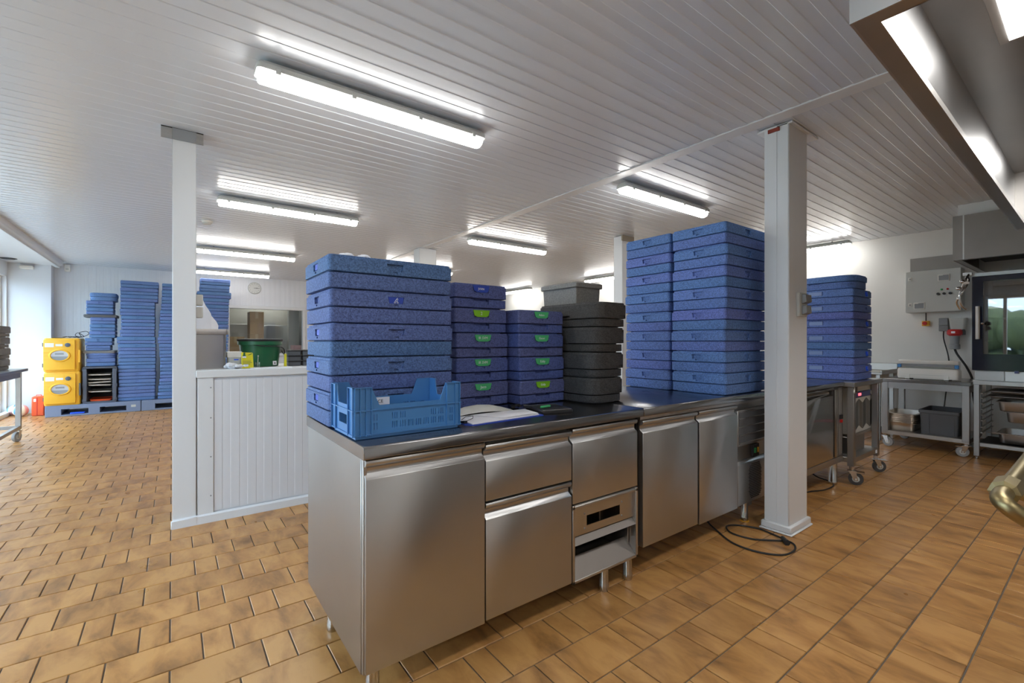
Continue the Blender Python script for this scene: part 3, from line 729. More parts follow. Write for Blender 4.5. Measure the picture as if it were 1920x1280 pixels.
part('binder_clip', G().prism([(1.655, .002), (1.655, .016), (1.69, .010), (1.69, .002)], 'x', .985, 1.0).tube([(.995, 1.66, .012), (1.03, 1.66, .022), (1.05, 1.69, .026), (1.03, 1.72, .02), (.997, 1.70, .012)], .0014, 5), M['rubber'], t)
sheet(((.96, 1.80), (1.37, 1.80), (1.40, 1.90), (.98, 1.94)), .9015, 'magazine', 'printed sheet curling up behind the clipboard', mat('printed_paper', lin(206, 206, 200), .6, noise=.1, nscale=18), curl=.045, th=.0012)
sheet(((1.08, 1.915), (1.30, 1.93), (1.30, 2.035), (1.08, 2.035)), .9015, 'paper_sheet', 'loose white sheet lying against the left navy stack', M['paper'], curl=.012)
t = thing('tablet', 'black flat tablet with silver rim in front of the right navy stack', 'tablet', (1.535, 1.745, .9), math.radians(-14))
part('case', G().loft([rr(.17, .20, .012, 0), rr(.175, .205, .014, .004), rr(.175, .205, .014, .012), rr(.168, .198, .012, .015)]), M['rubber'], t, smooth=True)
part('rim', G().tube([p for p in rr(.165, .195, .012, .016)], .0018, 5, closed=True), M['chrome'], t)
tag(part('green_marker', G().box(-.035, -.007, 0, .035, .007, .011), M['tapegreen'], bevel=.003, loc=(1.505, 1.735, .9175), rot=(0, 0, .15)), 'green marker strip lying on the black tablet', 'marker')
t = thing('key_bunch', 'bunch of black keys between papers and tablet', 'keys', (1.455, 1.86, .9))
part('ring', G().tube([(.02+.018*math.cos(a*.5236), .0+.018*math.sin(a*.5236), .02) for a in range(12)], .0014, 5, closed=True), M['chrome'], t)
for i, (dx, dy, a) in enumerate(((-.03, .04, .9), (-.015, .06, 1.2), (0, .035, 1.6), (.0, -.045, -1.2), (-.02, .02, .4))):
    part('key', G().loft([rr(.045, .02, .008, .004+i*.003), rr(.045, .02, .008, .012+i*.003)]), M['rubber'], t, loc=(dx, dy, 0), rot=(0, 0, a))

# ------------------------------------------------------------------ half wall worktop and what stands on it
t = thing('pass_counter', 'white worktop behind the half wall', 'counter')
part('top', G().box(.14, 3.91, 1.01, 3.09, 4.55, 1.052).box(.02, 3.93, 1.01, .14, 4.55, 1.052), M['trimw'], t, bevel=.003)
for (x, y) in ((.2, 4.0), (.2, 4.48), (3.0, 4.0), (3.0, 4.48)): part('leg', G().box(x-.02, y-.02, 0, x+.02, y+.02, 1.01), M['steell'], t)
PZ = 1.052
t = thing('steel_bin', 'stainless container with rolled rim beside the slim post', 'bin', (.175, 4.14, PZ))
part('tub', G().loft([rr(.285, .38, .02, 0), rr(.29, .385, .02, .25), rr(.28, .375, .02, .25), rr(.275, .37, .02, .02)], cap1=True), M['steelv'], t, smooth=True)
part('rim', G().loft([rr(.29, .385, .02, .248), rr(.318, .41, .02, .250), rr(.322, .414, .02, .268), rr(.318, .41, .02, .288), rr(.28, .375, .02, .288)]), M['steell'], t, smooth=True)
bg_ = G(); rings = []
for i in range(9):
    u = i/8; wv = .22*(1-u)**1.1+.02; dv = .12*(1-u)+.015; cx = -.03-.05*u
    ring = []
    for j in range(14):
        a = 2*math.pi*j/14; k = 1+.14*math.sin(3*a+5*u)+.08*math.sin(7*a+9*u)
        ring.append((cx+wv/2*k*math.cos(a)+.06*u, dv*k*math.sin(a), .24*u))
    rings.append(ring)
bg_.loft(rings)
tag(part('plastic_bag', bg_, M['film'], smooth=True, loc=(.19, 4.12, PZ+.288)), 'white crumpled plastic bag standing in the stainless container', 'bag')
t = thing('white_tub', 'white lidded tub with a blue mark left of the green bucket', 'tub', (.375, 4.02, PZ))
part('body', G().loft([rr(.085, .09, .015, 0), rr(.09, .095, .015, .08)]), M['lgrey'], t, smooth=True)
part('lid', G().loft([rr(.1, .105, .012, .08), rr(.1, .105, .012, .118), rr(.09, .095, .012, .122)]), M['white'], t, smooth=True)
part('mark', G().box(-.005, -.0485, .058, .025, -.046, .066), M['blueclip'], t)
wg = G()
for i in range(16): wg.sphere((random.uniform(-.06, .06), random.uniform(-.03, .03), random.uniform(.012, .03)), random.uniform(.012, .024), 7, 5, (1.3, 1, .8))
tag(part('plastic_wrap', wg, M['film'], loc=(.375, 3.86, PZ)), 'crumpled clear plastic wrap on the edge of the half wall', 'wrap')
t = thing('yellow_packet', 'yellow printed packet leaning against the green bucket', 'packet', (.443, 3.865, PZ), .05)
part('packet', G().prism([(-.035, 0), (.042, 0), (.036, .115), (-.038, .118)], 'y', -.012, .012), M['bagyellow'], t, bevel=.004)
part('emblem', G().lathe([(.012, 0), (.012, .002)], 12, (-.020, -.0145, .088), 'y').box(-.026, -.0145, .098, -.014, -.0125, .116), M['green'], t)
part('emblem_band', G().box(-.032, -.0155, .078, -.008, -.0145, .090), M['paper'], t)
part('leaf_print', G().prism([(0, .098), (.012, .102), (.034, .114), (.026, .104), (.010, .097)], 'y', -.0138, -.0122), M['green'], t)
part('print_line', G().box(-.030, -.0138, .052, .022, -.0122, .055).box(-.030, -.0138, .040, .030, -.0122, .043).box(-.028, -.0138, .030, .018, -.0122, .033), M['dgrey'], t)
t = thing('bucket', 'large dark green bucket with black lid on the half wall worktop', 'bucket', (.565, 4.13, PZ))
part('tub', G().lathe([(.122, 0), (.130, .005), (.146, .17), (.158, .172), (.158, .205), (.15, .207)], 32), M['green'], t, smooth=True)
part('lid', G().lathe([(.16, .200), (.163, .205), (.163, .216), (.14, .219)], 32), M['rubber'], t, smooth=True)
part('handle', G().tube(spline([(.15*math.cos(a), .15*math.sin(a), .185) for a in (-2.4,)]+[(-.02, -.158, .165), (.08, -.145, .16), (.105, -.125, .16), (.165, -.03, .14), (.18, .02, .09), (.165, .06, .12)], 5), .004, 6), M['rubber'], t, smooth=True)
part('price_sticker', G().box(-.018, -.001, 0, .018, .001, .032), M['paper'], t, loc=(.088, -.107, .012), rot=(-.08, 0, .62))
part('sticker_print', G().box(-.006, -.002, .010, .006, -.0005, .020), M['dgrey'], t, loc=(.088, -.108, .012), rot=(-.08, 0, .62))
t = thing('clear_cup', 'small green clear cup in front of the green bucket', 'cup', (.52, 3.93, PZ))
part('cup', G().lathe([(.016, 0), (.020, .042), (.018, .042), (.014, .002)], 16), M['clear'], t, smooth=True)
part('stick', G().cyl((0, 0, .004), (.004, 0, .085), .0018, n=6).sphere((.004, 0, .088), .005, 8, 6), M['white'], t)
tag(part('tube_pack', G().box(-.008, -.008, 0, .008, .008, .1).box(-.0085, -.0085, 0, .0085, .0085, .035), M['bagyellow'], loc=(.722, 3.985, PZ)), 'slim yellow and white tube right of the green bucket', 'tube')
tag(part('paper_strip', G().box(.46, 3.82, PZ, .74, 3.90, PZ+.004), M['paper']), 'white paper strip lying along the half wall edge', 'paper')
for s_, (x, lab) in enumerate(((.80, 'left'), (.905, 'right'))):
    for i in range(3):
        t = thing('black_container', 'small black container, %s of the %s pile beside the bucket' % (('bottom', 'middle', 'top')[i], lab), 'container', (x, 4.08, PZ+i*.043), 0, 'small black containers on the half wall')
        part('tray', G().loft([rr(.088, .12, .01, 0), rr(.092, .124, .01, .030)]), M['dgrey'], t, smooth=True)
        part('lid', G().loft([rr(.096, .128, .01, .030), rr(.096, .128, .01, .040), rr(.09, .12, .01, .043)]), M['rubber'], t, smooth=True)

# ------------------------------------------------------------------ far wall: pallets, carriers and stacks
def pallet(x, lab):
    g = G().box(0, 0, 0, 1.22, .8, .187).mesh('deck', .006)
    k = G()
    for (a, b) in ((.19, .525), (.67, 1.02)): k.box(a, -.1, .028, b, .9, .122)
    g = cut(g, k)
    t = thing('plastic_pallet', lab, 'pallet', (x, 10.55, 0), 0, 'slate plastic pallets along the far wall')
    obj('deck', g, M['pallet'], t)
    part('moulded_plate', G().box(1.085, -.002, .085, 1.15, .001, .125), M['lgrey'], t)
    return t
pallet(-1.672, 'slate blue plastic pallet under the yellow carriers')
pallet(-.442, 'slate blue plastic pallet partly behind the slim post')
pallet(.79, 'slate blue plastic pallet hidden behind the half wall')
tag(part('blue_scrap', G().box(-1.38, 10.58, .028, -1.20, 10.68, .055), M['blueclip'], bevel=.008), 'bright blue scrap inside the left pallet opening', 'scrap')
def carrier(z, lab, latch, dx):
    t = thing('food_carrier', lab, 'carrier', (-1.475+dx, 10.54, z), 0, 'yellow insulated carriers')
    part('shell', G().loft([rr(.43, .56, .03, 0, cy=.31), rr(.442, .572, .035, .02, cy=.31), rr(.442, .572, .035, .535, cy=.31), rr(.42, .55, .03, .558, cy=.31)]), M['yellow'], t, smooth=True)
    dd = G().box(-.215, -.01, .03, .165, .03, .53)
    d_ = part('door', dd, M['yellow'], t, bevel=.012, seg=2)
    for zz in (.2, .26, .32, .38): part('ridge', G().box(-.213, -.014, zz, -.12, -.009, zz+.008), M['yellow'], d_)
    rg = G(); rings = []
    for (k, y) in ((1.0, -.008), (.92, -.028), (.82, -.030), (.76, -.014)): rings.append([(-.02+.135*k*math.cos(a*math.pi/16), y, .27+.105*k*math.sin(a*math.pi/16)) for a in range(32)])
    rg.loft(rings, cap0=False, cap1=False)
    part('porthole_ring', rg, M['yellow'], d_, smooth=True)
    part('porthole', G().prism([(-.02+.105*math.cos(a*math.pi/12), .27+.082*math.sin(a*math.pi/12)) for a in range(24)], 'y', -.016, -.012), mat('carrier_window', lin(190, 192, 196), .25), d_)
    part('porthole_shade', G().prism([(-.02+.1*math.cos(-a*math.pi/12), .255+.064*math.sin(-a*math.pi/12)) for a in range(13)], 'y', -.0175, -.0155), M['mgrey'], d_)
    part('gauge', G().box(-.075, -.0185, .285, .03, -.0165, .312), M['mgrey'], d_)
    part('label_card', G().box(-.195, -.0125, .41, -.09, -.009, .475), M['paper'], d_)
    part('name_card', G().box(-.07, -.0125, .425, .015, -.009, .46), M['paper'], d_)
    part('vent_knob', G().lathe([(.034, -.008), (.034, -.018), (.026, -.022)], 20, (.075, -.002, .445), 'y').box(.07, -.026, .425, .08, -.018, .465), M['rack'], d_, smooth=True)
    part('latch', G().box(.205, .0, .15, .228, .04, .36), M['dgrey'] if latch else M['yellow'], t, bevel=.004)
    for zz in (.08, .42): part('hinge', G().box(-.228, .01, zz, -.212, .04, zz+.06), M['rack'], t)
carrier(.187, 'yellow insulated carrier at floor level on the pallet', True, .006)
carrier(.747, 'yellow insulated carrier on top of the other yellow one', False, 0)
cb = [(-1.62, 10.75, 1.312)]
for i in range(14): cb.append((-1.5+.02*i+.05*math.sin(i*1.9), 10.75+.08*math.cos(i*2.3), 1.314+.02*abs(math.sin(i*1.3))))
cb += [(-1.28, 10.72, 1.40), (-1.19, 10.72, 1.425), (-1.16, 10.72, 1.38), (-1.24, 10.72, 1.33), (-1.33, 10.72, 1.35), (-1.30, 10.72, 1.40), (-1.24, 10.72, 1.36), (-1.22, 10.72, 1.33)]
tag(part('cable_coil', G().tube(spline(cb, 4), .005, 6), M['rubber'], smooth=True), 'dark cable coil lying on the upper yellow carrier', 'cable')
# open carrier with trays
rk = G(); rk.box(-.22, 0, 0, .22, .6, .03); rk.box(-.22, 0, .595, .22, .6, .628); rk.box(-.22, 0, .03, -.165, .6, .595); rk.box(.165, 0, .03, .22, .6, .595); rk.box(-.165, .57, .03, .165, .6, .595)
t = thing('open_carrier', 'dark slate open-front carrier holding trays', 'carrier', (-1.005, 10.58, .187))
part('shell', rk, M['rack'], t, bevel=.008)
for s_ in (-1, 1):
    part('side_handle', G().box(s_*.215, .0, .26, s_*.228, .05, .33).box(s_*.215, .0, .03, s_*.226, .05, .08).box(s_*.215, .0, .55, s_*.226, .05, .61), M['rack'], t, bevel=.005)
    for k in range(6): part('rail', G().box(s_*.158, .02, .09+k*.085, s_*.166, .56, .098+k*.085), M['rack'], t)
part('liner', G().box(-.165, .56, .03, .165, .57, .595), M['blackmesh'], t)
for z, a, lab in ((.475, 0, 'top pale tray'), (.395, .02, 'second pale tray'), (.345, -.045, 'tilted pale tray'), (.296, .03, 'pale tray under the tilted one'), (.183, .02, 'lowest pale tray')):
    tag(part('serving_tray', G().loft([rr(.29, .45, .02, 0), rr(.31, .47, .02, .022), rr(.30, .46, .02, .022), rr(.285, .445, .02, .006)]), mat('pale_tray', lin(196, 194, 188), .5), loc=(-1.01, 10.86, .187+z), rot=(0, a, 0)), lab+' in the dark open carrier', 'tray', 'trays in the open carrier')
tag(part('serving_tray', G().loft([rr(.27, .45, .03, 0), rr(.29, .47, .03, .03), rr(.28, .46, .03, .03), rr(.26, .44, .03, .006)]), M['orange'], loc=(-1.0, 10.86, .187+.031)), 'orange tray at the bottom of the dark open carrier', 'tray', 'trays in the open carrier')
# stack above the open carrier
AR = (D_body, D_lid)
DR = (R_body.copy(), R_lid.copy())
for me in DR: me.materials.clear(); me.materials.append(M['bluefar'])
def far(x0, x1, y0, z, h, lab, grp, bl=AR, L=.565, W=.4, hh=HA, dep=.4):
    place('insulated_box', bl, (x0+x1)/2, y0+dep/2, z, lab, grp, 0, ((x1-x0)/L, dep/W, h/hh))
gs = 'blue foam boxes of the stack above the open carrier'
nm = 'of those stacked above the open carrier'
z = .187+.628
far(-1.185, -.805, 10.62, z, .145, 'blue foam box, lowest '+nm, gs); z += .145
far(-1.195, -.80, 10.62, z, .085, 'round-cornered blue foam box just under the two stacked grey trays', gs, DR, .412, .612, .128, .5); z += .085
for i in range(2):
    tag(part('grey_tray', G().loft([rr(.41, .42, .02, 0), rr(.43, .44, .02, .02), rr(.42, .43, .02, .022)]), M['mgrey'], loc=(-1.02, 10.84, z), smooth=True), ('lower' if i == 0 else 'upper')+' grey tray between the blue boxes above the open carrier', 'tray', 'grey trays in the stack'); z += .0225
far(-1.19, -.87, 10.62, z, .085, 'short blue foam box just above the two grey trays', gs); z += .085
far(-1.20, -.845, 10.62, z, .135, 'blue foam box level with the top of the upper yellow carrier beside it', gs); z += .135
for i in range(3): far(-1.145+.006*i, -.805, 10.62, z, .120, 'blue foam box, %s of three beneath the dark board' % ('lowest', 'middle', 'highest')[i], gs); z += .120
tag(part('dark_board', G().loft([rr(.43, .44, .02, 0), rr(.44, .45, .02, .03), rr(.43, .44, .02, .045)]), M['dgrey'], loc=(-1.0, 10.83, z), smooth=True), 'dark flat lid board jutting out of the blue stack', 'board'); z += .045
for i in range(2): far(-1.185, -.83, 10.62, z, .120, 'blue foam box, %s of two resting on the dark board' % ('lower', 'upper')[i], gs); z += .120
far(-1.145, -.785, 10.62, z, .14, 'round-topped blue foam box crowning the stack above the open carrier', gs, DR, .412, .612, .128, .45)
def tall(name, grp, rows, z=.187):
    n = len(rows)
    for i, (x0, x1, h) in enumerate(rows):
        far(x0, x1, 10.62, z, h, 'blue foam box, %s of %s' % (('lowest' if i == 0 else ORD[n-1-i]), name), grp); z += h
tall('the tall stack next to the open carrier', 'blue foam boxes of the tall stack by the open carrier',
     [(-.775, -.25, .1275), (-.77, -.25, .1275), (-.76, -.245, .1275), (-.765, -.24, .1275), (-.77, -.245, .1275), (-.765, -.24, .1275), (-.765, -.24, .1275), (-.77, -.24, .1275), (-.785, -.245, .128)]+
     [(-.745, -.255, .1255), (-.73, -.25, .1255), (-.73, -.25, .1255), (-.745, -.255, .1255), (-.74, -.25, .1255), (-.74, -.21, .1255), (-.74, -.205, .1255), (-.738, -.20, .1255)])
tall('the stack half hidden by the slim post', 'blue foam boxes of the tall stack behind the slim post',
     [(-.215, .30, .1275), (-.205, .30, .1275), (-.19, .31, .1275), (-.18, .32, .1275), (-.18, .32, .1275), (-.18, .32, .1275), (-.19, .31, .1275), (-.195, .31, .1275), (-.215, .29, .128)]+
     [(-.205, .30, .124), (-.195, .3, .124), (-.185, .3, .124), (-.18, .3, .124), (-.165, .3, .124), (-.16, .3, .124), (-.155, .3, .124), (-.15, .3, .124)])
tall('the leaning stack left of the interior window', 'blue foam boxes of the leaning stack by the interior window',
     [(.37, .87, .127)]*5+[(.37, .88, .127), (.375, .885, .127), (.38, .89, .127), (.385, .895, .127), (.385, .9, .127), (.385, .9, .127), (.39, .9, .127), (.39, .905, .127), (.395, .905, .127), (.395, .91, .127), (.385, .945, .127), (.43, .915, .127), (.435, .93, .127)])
t = thing('red_case', 'small orange-red case on the floor beside the pallet', 'case', (-1.81, 10.97, 0))
part('shell', G().box(-.075, -.08, 0, .075, .08, .325), M['orange'], t, bevel=.012)
part('seam', G().box(-.012, -.083, .01, -.004, -.079, .315), M['red'], t)
part('sticker', G().box(-.05, -.083, .24, -.02, -.079, .29), M['paper'], t)
part('handle', G().tube([(-.03, 0, .32), (-.03, 0, .345), (.03, 0, .345), (.03, 0, .32)], .006), M['orange'], t)
def ball(x, y, r, cols, lab):
    g = G().sphere((0, 0, r), r, 24, 14); me = g.mesh('ball', smooth=True)
    o = obj('ball', me, M[cols[0]], None, (x, y, 0))
    for cname in cols[1:]: me.materials.append(M[cname])
    for p in me.polygons: p.material_index = int((math.atan2(p.center.y, p.center.x)+math.pi)/(2*math.pi)*8) % len(cols)
    tag(o, lab, 'ball')
M['ballw'] = mat('ball_white', lin(236, 232, 216), .4); M['ballb'] = mat('ball_blue', lin(96, 160, 214), .4); M['ballp'] = mat('ball_pink', lin(222, 190, 196), .4)
ball(-2.03, 11.0, .098, ('ballw', 'ballb', 'ballw', 'ballp'), 'white and blue beach ball behind the left table leg')
ball(-2.14, 11.22, .09, ('ballb', 'ballp', 'ballb', 'ballw'), 'blue beach ball by the window sill')
t = thing('wall_clock', 'round white wall clock above the interior window', 'clock', (1.472, YF-.006, 2.44))
part('rim', G().lathe([(.125, 0), (.13, -.02), (.122, -.03), (.112, -.03), (.112, -.018)], 32, ax='y'), M['lgrey'], t, smooth=True)
part('face', G().lathe([(.113, -.005), (.113, -.016)], 32, ax='y'), M['clock'], t)
for i in range(12):
    a = i*math.pi/6; part('hour_mark', G().box(-.003, -.0185, .088, .003, -.016, .104), M['dgrey'], t, rot=(0, a, 0))
part('hour_hand', G().box(-.004, -.020, -.01, .004, -.018, .06), M['blackink'], t, rot=(0, 1.5, 0))
part('minute_hand', G().box(-.003, -.022, -.015, .003, -.020, .09), M['blackink'], t, rot=(0, 1.62, 0))

# store room seen through the interior window
def carton(x, y, z, w, d, h, lab):
    t = thing('cardboard_box', lab, 'box', (x, y, z), 0, 'cartons behind the interior window')
    part('carton', G().box(-w/2, 0, 0, w/2, d, h), M['card'], t, bevel=.004)
    part('tape', G().box(-.03, -.001, h*.7, .03, d+.001, h+.001), mat('carton_tape', lin(206, 180, 140), .5), t)
t = thing('store_table', 'table behind the interior window', 'table')
part('top', G().box(.9, 12.0, .86, 2.9, 12.8, .90), M['steell'], t)
for (x, y) in ((.95, 12.05), (2.85, 12.05), (.95, 12.75), (2.85, 12.75)): part('leg', G().box(x-.02, y-.02, 0, x+.02, y+.02, .86), M['steell'], t)
carton(1.58, 12.05, .9, .29, .4, .52, 'lower of two stacked cartons behind the interior window')
carton(1.58, 12.05, 1.421, .29, .4, .52, 'upper of two stacked cartons behind the interior window')
carton(1.16, 12.1, .9, .36, .4, .46, 'squat carton left of the two stacked ones behind the glass')
tag(part('pink_carton', G().box(2.36, 12.08, .9, 2.62, 12.4, 1.16), M['pink'], bevel=.01), 'pink carton at the right side behind the glass', 'box')
t = thing('store_shelf', 'dark shelf unit with pale trays behind the interior window', 'shelf', (2.75, 13.0, 0))
for xx in (0, .62): part('upright', G().box(xx, 0, 0, xx+.03, .5, 2.1), M['dgrey'], t)
part('back', G().box(0, .5, 0, .65, .52, 2.1), M['dgrey'], t)
for zz in (.9, 1.2, 1.5, 1.8): part('shelf', G().box(.03, 0, zz, .62, .5, zz+.02), M['lgrey'], t)
tag(part('grey_post', G().box(2.42, 12.9, 0, 2.66, 13.1, 2.6), M['lgrey']), 'pale grey post behind the interior window', 'post')
tag(part('white_cabinet', G().box(.9, 13.6, 0, 1.7, 14.2, 1.7), M['white'], bevel=.01), 'white cabinet at the left behind the interior window', 'cabinet')
tag(part('pale_machine', G().box(1.95, 13.3, 0, 2.5, 13.9, 1.68), M['lgrey'], bevel=.03), 'pale machine between cartons and post behind the glass', 'machine')
tag(part('store_fill_lamp', G().box(1.4, 13.9, 2.62, 2.6, 14.0, 2.66), M['fillback']), 'added unseen strip light brightening the room behind the interior window', 'lamp')  # added light source, unseen, lifts what shows through the interior glass

# ------------------------------------------------------------------ castors and tables
def castor(parent, x, y, zt, r, rz, wm, brake=False):
    w_ = G().lathe([(r*.55, -.016), (r*.96, -.016), (r, -.010), (r, .010), (r*.96, .016), (r*.55, .016)], 24, (-.03, 0, r), 'y')
    o = part('castor', w_, wm, parent, smooth=True, loc=(x, y, 0), rot=(0, 0, rz))
    part('hub', G().lathe([(r*.5, -.018), (r*.5, .018)], 16, (-.03, 0, r), 'y').cyl((-.03, -.03, r), (-.03, .03, r), .007, n=8), M['lgrey'], o)
    f_ = G()
    for s_ in (-1, 1): f_.prism([(-.045, r*.8), (-.015, r*.8), (.02, r*2+.012), (-.03, r*2+.012)], 'y', s_*.022, s_*.026)
    f_.box(-.035, -.028, r*2+.008, .03, .028, r*2+.014); f_.cyl((0, 0, r*2+.014), (0, 0, zt), .018, n=10)
    if brake: f_.box(-.09, -.03, r*2-.002, -.03, .03, r*2+.008)
    part('fork', f_, M['chrome'], o)
def table(name, lab, x0, y0, x1, y1, h, th, tube_, shelf, cast, cm, rz=(0, 0, 0, 0), apron=.075, inset=.03, over=0):
    t = thing(name, lab, 'table')
    part('top', G().box(x0, y0, h-th, x1+over, y1, h), M['top'] if name == 'steel_table' else M['steel'], t, bevel=.003)
    i = inset; lz = cast*2+.05 if cast else .02
    for k, (x, y) in enumerate(((x0+i, y0+i), (x1-i-tube_, y0+i), (x0+i, y1-i-tube_), (x1-i-tube_, y1-i-tube_))):
        part('leg', G().box(x, y, lz, x+tube_, y+tube_, h-th), M['steelv'], t, bevel=.003)
        if cast: castor(t, x+tube_/2, y+tube_/2, lz, cast, rz[k], M[cm], k < 2)
    if apron:
        a = G()
        a.box(x0+i+tube_, y0+i+.004, h-th-apron, x1-i-tube_, y0+i+.02, h-th); a.box(x0+i+tube_, y1-i-.02, h-th-apron, x1-i-tube_, y1-i-.004, h-th)
        a.box(x0+i+.004, y0+i+tube_, h-th-apron, x0+i+.02, y1-i-tube_, h-th); a.box(x1-i-.02, y0+i+tube_, h-th-apron, x1-i-.004, y1-i-tube_, h-th)
        part('apron', a, M['steelv'], t)
    if shelf:
        part('shelf', G().box(x0+i+.002, y0+i+.002, shelf-.045, x1-i-.002, y1-i-.002, shelf), M['steell'], t, bevel=.002)
    return t
# table with small grey boxes at the left edge
t = thing('steel_table', 'steel table on castors cut off by the left edge of the photo', 'table')
part('top', G().box(-2.15, 6.4, .868, -1.5, 8.5, .902), M['steel'], t, bevel=.003)
part('apron', G().box(-1.545, 6.5, .80, -1.525, 8.3, .868).box(-2.1, 8.28, .80, -1.6, 8.3, .868), M['steelv'], t)
for (x, y) in ((-1.57, 8.25), (-1.57, 6.5), (-2.12, 8.25), (-2.12, 6.5)):
    part('leg', G().box(x, y, .15, x+.05, y+.05, .868), M['steell'], t, bevel=.003)
    castor(t, x+.025, y+.025, .15, .0625, 1.2, M['wheel'])
part('lower_rail', G().box(-1.565, 6.55, .155, -1.525, 8.25, .195).box(-2.07, 8.255, .155, -1.57, 8.295, .195), M['steelv'], t)
for i in range(4):
    place('insulated_box', (C_body.copy(), C_lid.copy()), -1.80+.006*(i % 2), 8.12, .902+.1335*i, 'grey foam box, %s of four on the left steel table' % ('lowest', 'second from below', 'third from below', 'topmost')[i], 'grey foam boxes on the left table', 0, (1.25, .9, .93))
for o in list(bpy.data.objects):
    if o.get('group') == 'grey foam boxes on the left table':
        for ch in o.children: ch.data.materials.clear(); ch.data.materials.append(M['greyfoam'])
# third refrigerated counter
c3 = thing('refrigerated_counter', 'mirror-polished steel fridge counter behind the boxed column', 'counter')
part('worktop', G().prism([(1.455, .86), (1.455, .895), (1.46, .90), (2.25, .90), (2.25, .86)], 'x', 3.52, 4.728), M['top'], c3, bevel=.002)
part('carcass', G().box(3.53, 1.50, .215, 4.725, 2.22, .86), M['steelv'], c3)
part('bottom_rail', G().box(3.53, 1.465, .20, 4.725, 1.50, .252), M['steel'], c3, bevel=.002)
part('door', front(3.55, 4.50, .256, .855, 1.465), M['steelp'], c3, bevel=.0015)
part('door_seal', G().box(4.50, 1.478, .26, 4.545, 1.50, .83), M['rubber'], c3)
part('side_profile', G().prism([(4.545, 1.5), (4.545, 1.47), (4.585, 1.462), (4.62, 1.47), (4.62, 1.5)], 'z', .256, .835), M['steelp'], c3, smooth=True)
part('vent_strip', G().box(4.622, 1.468, .256, 4.725, 1.50, .85), M['steelv'], c3)
for z0, z1 in ((.62, .83), (.27, .53)):
    hh = G(); zz = z0
    while zz < z1: hh.box(4.645, 1.4665, zz, 4.657, 1.4682, zz+.006); hh.box(4.685, 1.4665, zz+.006, 4.697, 1.4682, zz+.012); zz += .014
    part('vent_holes', hh, M['lgrey'], c3)['kind'] = 'stuff'
part('switch', G().box(4.665, 1.455, .545, 4.69, 1.469, .57), M['red'], c3)
part('controller', G().box(4.65, 1.46, .575, 4.71, 1.469, .61), M['rubber'], c3)
for (x, y) in ((4.64, 1.515), (3.6, 1.515), (4.64, 2.15), (3.6, 2.15)): part('leg', leg(x, y, .034, .215), M['steelp'], c3, smooth=True)
tag(part('floor_cable', G().tube(spline([(4.72, 1.75, .20), (4.73, 1.70, .03), (4.66, 1.517, .006), (4.416, 1.486, .006), (4.214, 1.552, .006), (3.9, 1.62, .006)]), .0055, 8), M['rubber'], smooth=True), 'black cable on the floor under the polished fridge counter', 'cable')
mt_ = table('mobile_table', 'steel mobile table on castors carrying the far blue stack', 4.735, 1.383, 5.447, 2.08, .892, .04, .05, .235, .055, 'wheeld', (1.9, 2.3, 1.2, .8), apron=0, inset=.007, over=.07)
part('corner_bracket', G().box(4.738, 1.381, .80, 4.80, 1.391, .852), M['steelp'], mt_)
part('small_tag', G().box(5.33, 1.387, .195, 5.36, 1.3915, .222), M['paper'], mt_)
t = thing('undercounter_cooler', 'grey cooler with chevron vents and blue display inside the mobile table', 'cooler', (0, 0, .235))
part('housing', G().box(4.86, 1.452, .18, 5.50, 2.02, .60), M['lgrey'], t, bevel=.004)
part('base_box', G().box(4.86, 1.47, 0, 5.30, 2.0, .155), M['steelv'], t, bevel=.004)
part('drip_tray', G().box(4.87, 1.442, .155, 5.50, 2.0, .18), M['steell'], t, bevel=.003)
part('display', G().box(4.93, 1.444, .50, 5.46, 1.453, .555), M['screen'], t, bevel=.003)
part('led_digit', G().box(5.04, 1.441, .517, 5.11, 1.445, .54), M['led'], t)
part('dial', G().cyl((5.38, 1.438, .528), (5.38, 1.453, .528), .02, n=14), M['mgrey'], t)
ch = G()
for cx in range(6):
    for r in range(17):
        x0 = 4.885+cx*.1; z = .222+r*.0145; s_ = .020 if cx % 2 else -.020
        ch.loft([[(x0, yy, z+.009-s_), (x0+.088, yy, z+.009+s_), (x0+.088, yy, z+.003+s_), (x0, yy, z+.003-s_)] for yy in (1.449, 1.4525)])
part('chevron_vents', ch, M['blackmesh'], t)['kind'] = 'stuff'

# ------------------------------------------------------------------ right wall
t = thing('sink_table', 'stainless sink table with raised edges in the right corner', 'sink')
part('top', G().box(7.15, 1.80, .83, 7.84, 3.2, .86), M['steell'], t, bevel=.004)
part('upstand', G().box(7.80, 1.80, .86, 7.84, 3.2, .955).box(7.15, 1.80, .86, 7.80, 1.825, .885), M['steell'], t, bevel=.004)
part('basin', G().box(7.2, 2.2, .62, 7.75, 2.9, .83), M['steelv'], t)
for (x, y) in ((7.2, 1.85), (7.2, 3.1), (7.75, 1.85), (7.75, 3.1)): part('leg', G().box(x-.02, y-.02, 0, x+.02, y+.02, .83), M['steelv'], t)
table('steel_table', 'low steel table on castors against the right wall', 6.85, .965, 7.62, 1.745, .808, .038, .06, .19, .055, 'wheel', (-1.25, -1.3, 1.3, 1.3), apron=.075, inset=.012)
t = thing('film_sealer', 'white film wrapping machine on the low steel table', 'machine', (7.08, 1.35, .808))
part('body', G().loft([[(p[1], p[0], p[2]) for p in q] for q in (rr(.52, .19, .02, .012), rr(.535, .2, .03, .03), rr(.535, .2, .03, .105), rr(.52, .18, .03, .125))]), M['white'], t, smooth=True)
part('lid', G().prism([(.06, .125), (.10, .21), (.09, .22), (-.055, .222), (-.06, .212), (-.05, .18), (-.03, .17), (.0, .125)], 'y', -.262, .262), M['white'], t, bevel=.003)
part('cutter_slot', G().box(-.062, -.235, .150, -.045, .235, .178), M['mgrey'], t)
